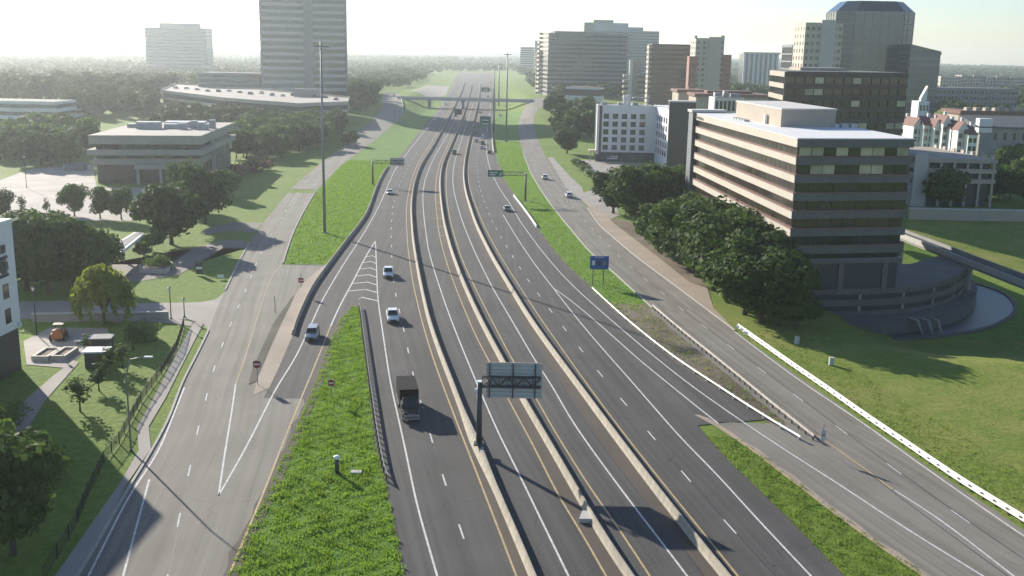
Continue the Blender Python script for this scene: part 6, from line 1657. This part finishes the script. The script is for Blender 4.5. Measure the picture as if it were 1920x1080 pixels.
# end treatment of the white guard rail
for k, (x, y) in enumerate(((1386, 619), (1393, 624), (1400, 630))):
    b0 = G(x, y); 
    if k == 0: er = empty('rail_end', tuple(b0), 0, 'white rail end terminal at the top of the right guard rail', 'rail end'); e0 = np.array(b0)
    d_ = np.array(b0) - e0; MB().box((d_[0], d_[1], d_[2] + .55), (.5, .9, .5), R(35)).build('terminal_block', 'white_rail', er)

# --- street lamps on the left
def lamp(label, x, y, h, arm=0.0, name='street_lamp'):
    b0 = G(x, y); root = empty(name, tuple(b0), 0, label, 'street lamp', 'street lamps')
    if arm:
        MB().tube([(0, 0, 0), (0, 0, h * .8), (arm * .25, 0, h * .97), (arm, 0, h)], [.12, .09, .06, .05], 8).build('pole', 'pole_grey', root, smooth=True)
        MB().box((arm + .35, 0, h - .03), (.9, .32, .14)).build('lamp_head', 'sign_white', root)
    else:
        MB().tube([(0, 0, 0), (0, 0, h)], [.1, .07], 8).build('pole', 'fence_black', root, smooth=True)
        MB().tube([(0, 0, h), (0, 0, h + .5)], [.16, .24], 8).build('lantern', 'lamp_clear', root); MB().tube([(0, 0, h + .5), (0, 0, h + .65)], [.27, .05], 8).build('lantern_cap', 'fence_black', root)
    MB().tube([(0, 0, 0), (0, 0, .25)], .2, 8).build('base_plate', 'pole_dark', root)
lamp('curved-arm street lamp over the sunlit lawn beside the frontage road', 246, 846, hpx(246, 846, 668), 2.2)
lamp('black lamp post at the left end of the driveway', 69, 628, hpx(69, 628, 545))
lamp('black lamp post right of the willow beside the driveway', 321, 598, hpx(321, 598, 545))
lamp('thin lamp post nearest the frontage road at the driveway mouth', 346, 595, hpx(346, 595, 565))
lamp('lamp post in the pale parking lot at the far left', 50, 352, hpx(50, 352, 296))
# --- black fence along the lawn
fp = [G(*p) for p in ((345, 612), (332, 655), (303, 702), (265, 755), (243, 795), (224, 832), (195, 870), (165, 932), (147, 978), (130, 1012), (108, 1048), (80, 1095))]
fr_ = empty('lawn_fence', tuple(fp[0]), 0, 'black metal picket fence curving between the lawn and the sidewalk', 'fence'); o0 = Vector(fp[0])
pm_ = MB().box((0, 0, .75), (.1, .1, 1.5)).mesh('post', 'fence_black')
for a, c in zip(fp, fp[1:]):
    L = np.linalg.norm(c - a); n = max(1, int(L / 2.4))
    for k in range(n):
        q0 = Vector(a + (c - a) * k / n) - o0; q1 = Vector(a + (c - a) * (k + 1) / n) - o0
        link('post', pm_, fr_, q0)
        b = MB()
        for z in (.2, 1.3): b.bar(q0 + Vector((0, 0, z)), q1 + Vector((0, 0, z)), .05)
        for t in np.linspace(.08, .94, 10): q = q0.lerp(q1, t); b.bar(q + Vector((0, 0, .1)), q + Vector((0, 0, 1.42)), .03)
        b.build('picket_panel', 'fence_black', fr_)
# --- stone wall along the far side of the driveway
w0, w1 = G(60, 604), G(315, 600)
Bd = Bld('garden_wall', 'low grey stone wall between the driveway and the courtyard', [V2(w0), V2(w1), V2(w1) + np.array([0, .5]), V2(w0) + np.array([0, .5])], 0, 'wall'); Bd.prism('wall', Bd.q, -.2, 1.3, 'grey_concrete'); Bd.prism('coping', Bd.inset(-.08), 1.301, 1.42, 'pale_concrete')
# --- wedge shaped planter wall above the lawn
pw = [G(*p) for p in ((262, 512), (312, 514), (326, 502), (322, 498), (308, 506), (262, 504))]
Bp = Bld('planter', 'pale walled planting bed at the edge of the shaded lawn', [V2(p) for p in pw], 0, 'planter'); Bp.prism('wall', Bp.q, -.1, .9, 'pale_concrete'); Bp.prism('soil', Bp.inset(.3), .901, 1.0, 'dirt')
# --- flat canopy in front of the low office
cz = 4.0
cq_ = [V2(G0(186, 482, cz)), V2(G0(214, 483, cz)), V2(G0(271, 437, cz)), V2(G0(252, 435, cz)), V2(G0(218, 455, cz))]
Bc = Bld('entry_canopy', 'flat grey canopy with a white rim below the low office', cq_, 0, 'canopy'); Bc.prism('rim', Bc.q, cz - .6, cz, 'white_stucco'); Bc.prism('roof', Bc.inset(.6), cz + .001, cz + .05, 'roof_gravel')
for p in Bc.inset(1.2): Bc.fb('column', (p, np.array([1., 0]), np.array([0, -1.]), 1), -.25, .25, 0, cz - .601, -.25, .25, 'tan_panel')
# --- courtyard things
def bed(label, xl, xr, y):
    a, c = G(xl, y), G(xr, y); w = c[0] - a[0]; root = empty('raised_bed', ((a[0] + c[0]) / 2, a[1], 0), 0, label, 'planter', 'raised beds')
    for nm, cx, cy, sx, sy in (('frame_board', 0, 0, w, .35), ('frame_board', 0, 4.4, w, .35), ('frame_board', -w / 2 + .18, 2.2, .35, 4.04), ('frame_board', w / 2 - .18, 2.2, .35, 4.04)):
        MB().box((cx, cy, .35), (sx, sy, .7)).build(nm, 'cream_panel', root)
    MB().box((0, 2.2, .25), (w - .75, 4.0, .4)).build('soil', 'dirt', root)
bed('left of two cream-edged raised beds beside the white building', 60, 92, 676)
bed('right of two cream-edged raised beds beside the white building', 95, 124, 675)
a = G(156, 690); root = empty('garden_shelter', (a[0] + 1.6, a[1] + 1.2, 0), R(8), 'small dark shelter with a white flat roof on the lawn', 'shelter')
MB().box((0, 0, 1.1), (2.9, 2.3, 2.2)).build('wall', 'charcoal_panel', root); MB().box((0, 0, 2.3), (3.4, 2.8, .2)).build('roof', 'white_stucco', root); MB().box((.5, -1.17, 1.0), (.9, .05, 1.9)).build('door', 'glass_dark', root)
a = G(180, 668); root = empty('garden_shelter', (a[0] + .5, a[1] + 1.5, 0), R(8), 'second dark shelter with a grey roof behind the white-roofed one', 'shelter')
MB().box((0, 0, 1.2), (2.6, 2.2, 2.4)).build('wall', 'charcoal_panel', root); MB().box((0, 0, 2.5), (3.0, 2.6, .2)).build('roof', 'grey_concrete', root)
for k, (x, y, w) in enumerate(((150, 645, 1.6), (162, 640, 1.4), (172, 636, 1.2), (168, 652, .9))):
    a = G(x, y); q = empty('stone_bench', tuple(a), R(15 * k), ['pale stone bench beside the orange loader', 'pale stone bench in the middle of the courtyard', 'pale stone bench at the back of the courtyard', 'small pale stone seat nearest the shelters'][k], 'bench')
    MB().box((0, 0, .5), (w, .7, .16)).build('seat', 'white_stucco', q)
    for sx in (-.4, .4): MB().box((sx * w, 0, .21), (.25, .6, .42)).build('leg', 'pale_concrete', q)
# orange loader
a = G(103, 642); root = empty('loader', (a[0], a[1] + 1.5, .04), R(12), 'orange compact loader with dark tyres parked in the courtyard', 'machine')
MB().prism([(-.8, -1.5), (.8, -1.5), (.8, 1.2), (-.8, 1.2)], .5, 1.3).build('body', 'machine_orange', root)
MB().box((0, -.9, 1.55), (1.2, 1.1, .5)).build('engine_cover', 'machine_orange', root)
cbx = MB(); 
for sx in (-.65, .65):
    for sy in (-.2, .9): cbx.bar((sx, sy, 1.3), (sx, sy, 2.3), .1)
cbx.box((0, .35, 2.35), (1.5, 1.4, .1)); cbx.build('cab_frame', 'trim_black', root)
MB().box((0, .3, 1.5), (.6, .6, .4)).build('seat', 'trim_black', root)
for sx in (-1, 1):
    MB().bar((sx * .75, .2, 1.5), (sx * .75, 2.3, .9), .16, .22).build('lift_arm', 'machine_orange', root)
    for yy in (-.95, .85): w_ = link('wheel', wheel_meshes(.5)[0], root, (sx * .95, yy, .5), 0, (1.6, 1, 1)); link('rim', wheel_meshes(.5)[1], w_, (0, 0, 0))
bk = MB(); bk.add([(-1, 2.3, .3), (1, 2.3, .3), (1, 3.1, .25), (-1, 3.1, .25), (-1, 2.25, 1.1), (1, 2.25, 1.1), (-1, 2.2, .3), (1, 2.2, .3), (1, 3.1, .18), (-1, 3.1, .18), (-1, 2.15, 1.1), (1, 2.15, 1.1)], [(0, 1, 2, 3), (0, 4, 5, 1), (9, 8, 7, 6), (6, 7, 11, 10), (2, 8, 9, 3), (4, 10, 11, 5), (0, 3, 9, 6), (1, 7, 8, 2), (0, 6, 10, 4), (1, 5, 11, 7)]); bk.build('bucket', 'pale_concrete', root)
# dark trash enclosure in the pale lot
a = G(138, 320); root = empty('dumpster_enclosure', tuple(a), 0, 'dark walled bin enclosure in the pale parking lot', 'enclosure')
for cx, cy, sx, sy in ((0, 3.6, 7, .3), (-3.4, 1.8, .3, 3.3), (3.4, 1.8, .3, 3.3)): MB().box((cx, cy, 1.2), (sx, sy, 2.4)).build('wall', 'steel_blue', root)
for sx in (-1.6, 1.6): MB().box((sx, .05, 1.1), (3.1, .1, 2.1)).build('gate', 'steel_blue', root)
# ------------------------------------------------------------------ haze
_hx = max(abs(gx[0]), abs(gx[-1])) + 40; _y0, _y1 = gy[0] - 40, gy[-1] + 40
hb_ = MB(); hb_.box((0, (_y0 + _y1) / 2, 54.0), (2 * _hx, _y1 - _y0, 124))
hz_ = hb_.build('haze', None); tag(hz_, kind='stuff')
hm = bpy.data.materials.new('haze'); hm.use_nodes = True; hm.node_tree.nodes.clear()
pv = hm.node_tree.nodes.new('ShaderNodeVolumePrincipled'); mo = hm.node_tree.nodes.new('ShaderNodeOutputMaterial')
pv.inputs['Color'].default_value = (0.90, 0.97, 1.0, 1); pv.inputs['Density'].default_value = 0.000125; pv.inputs['Anisotropy'].default_value = 0.6
hm.node_tree.links.new(pv.outputs[0], mo.inputs['Volume']); hz_.data.materials.append(hm)
hz_.display_type = 'WIRE'
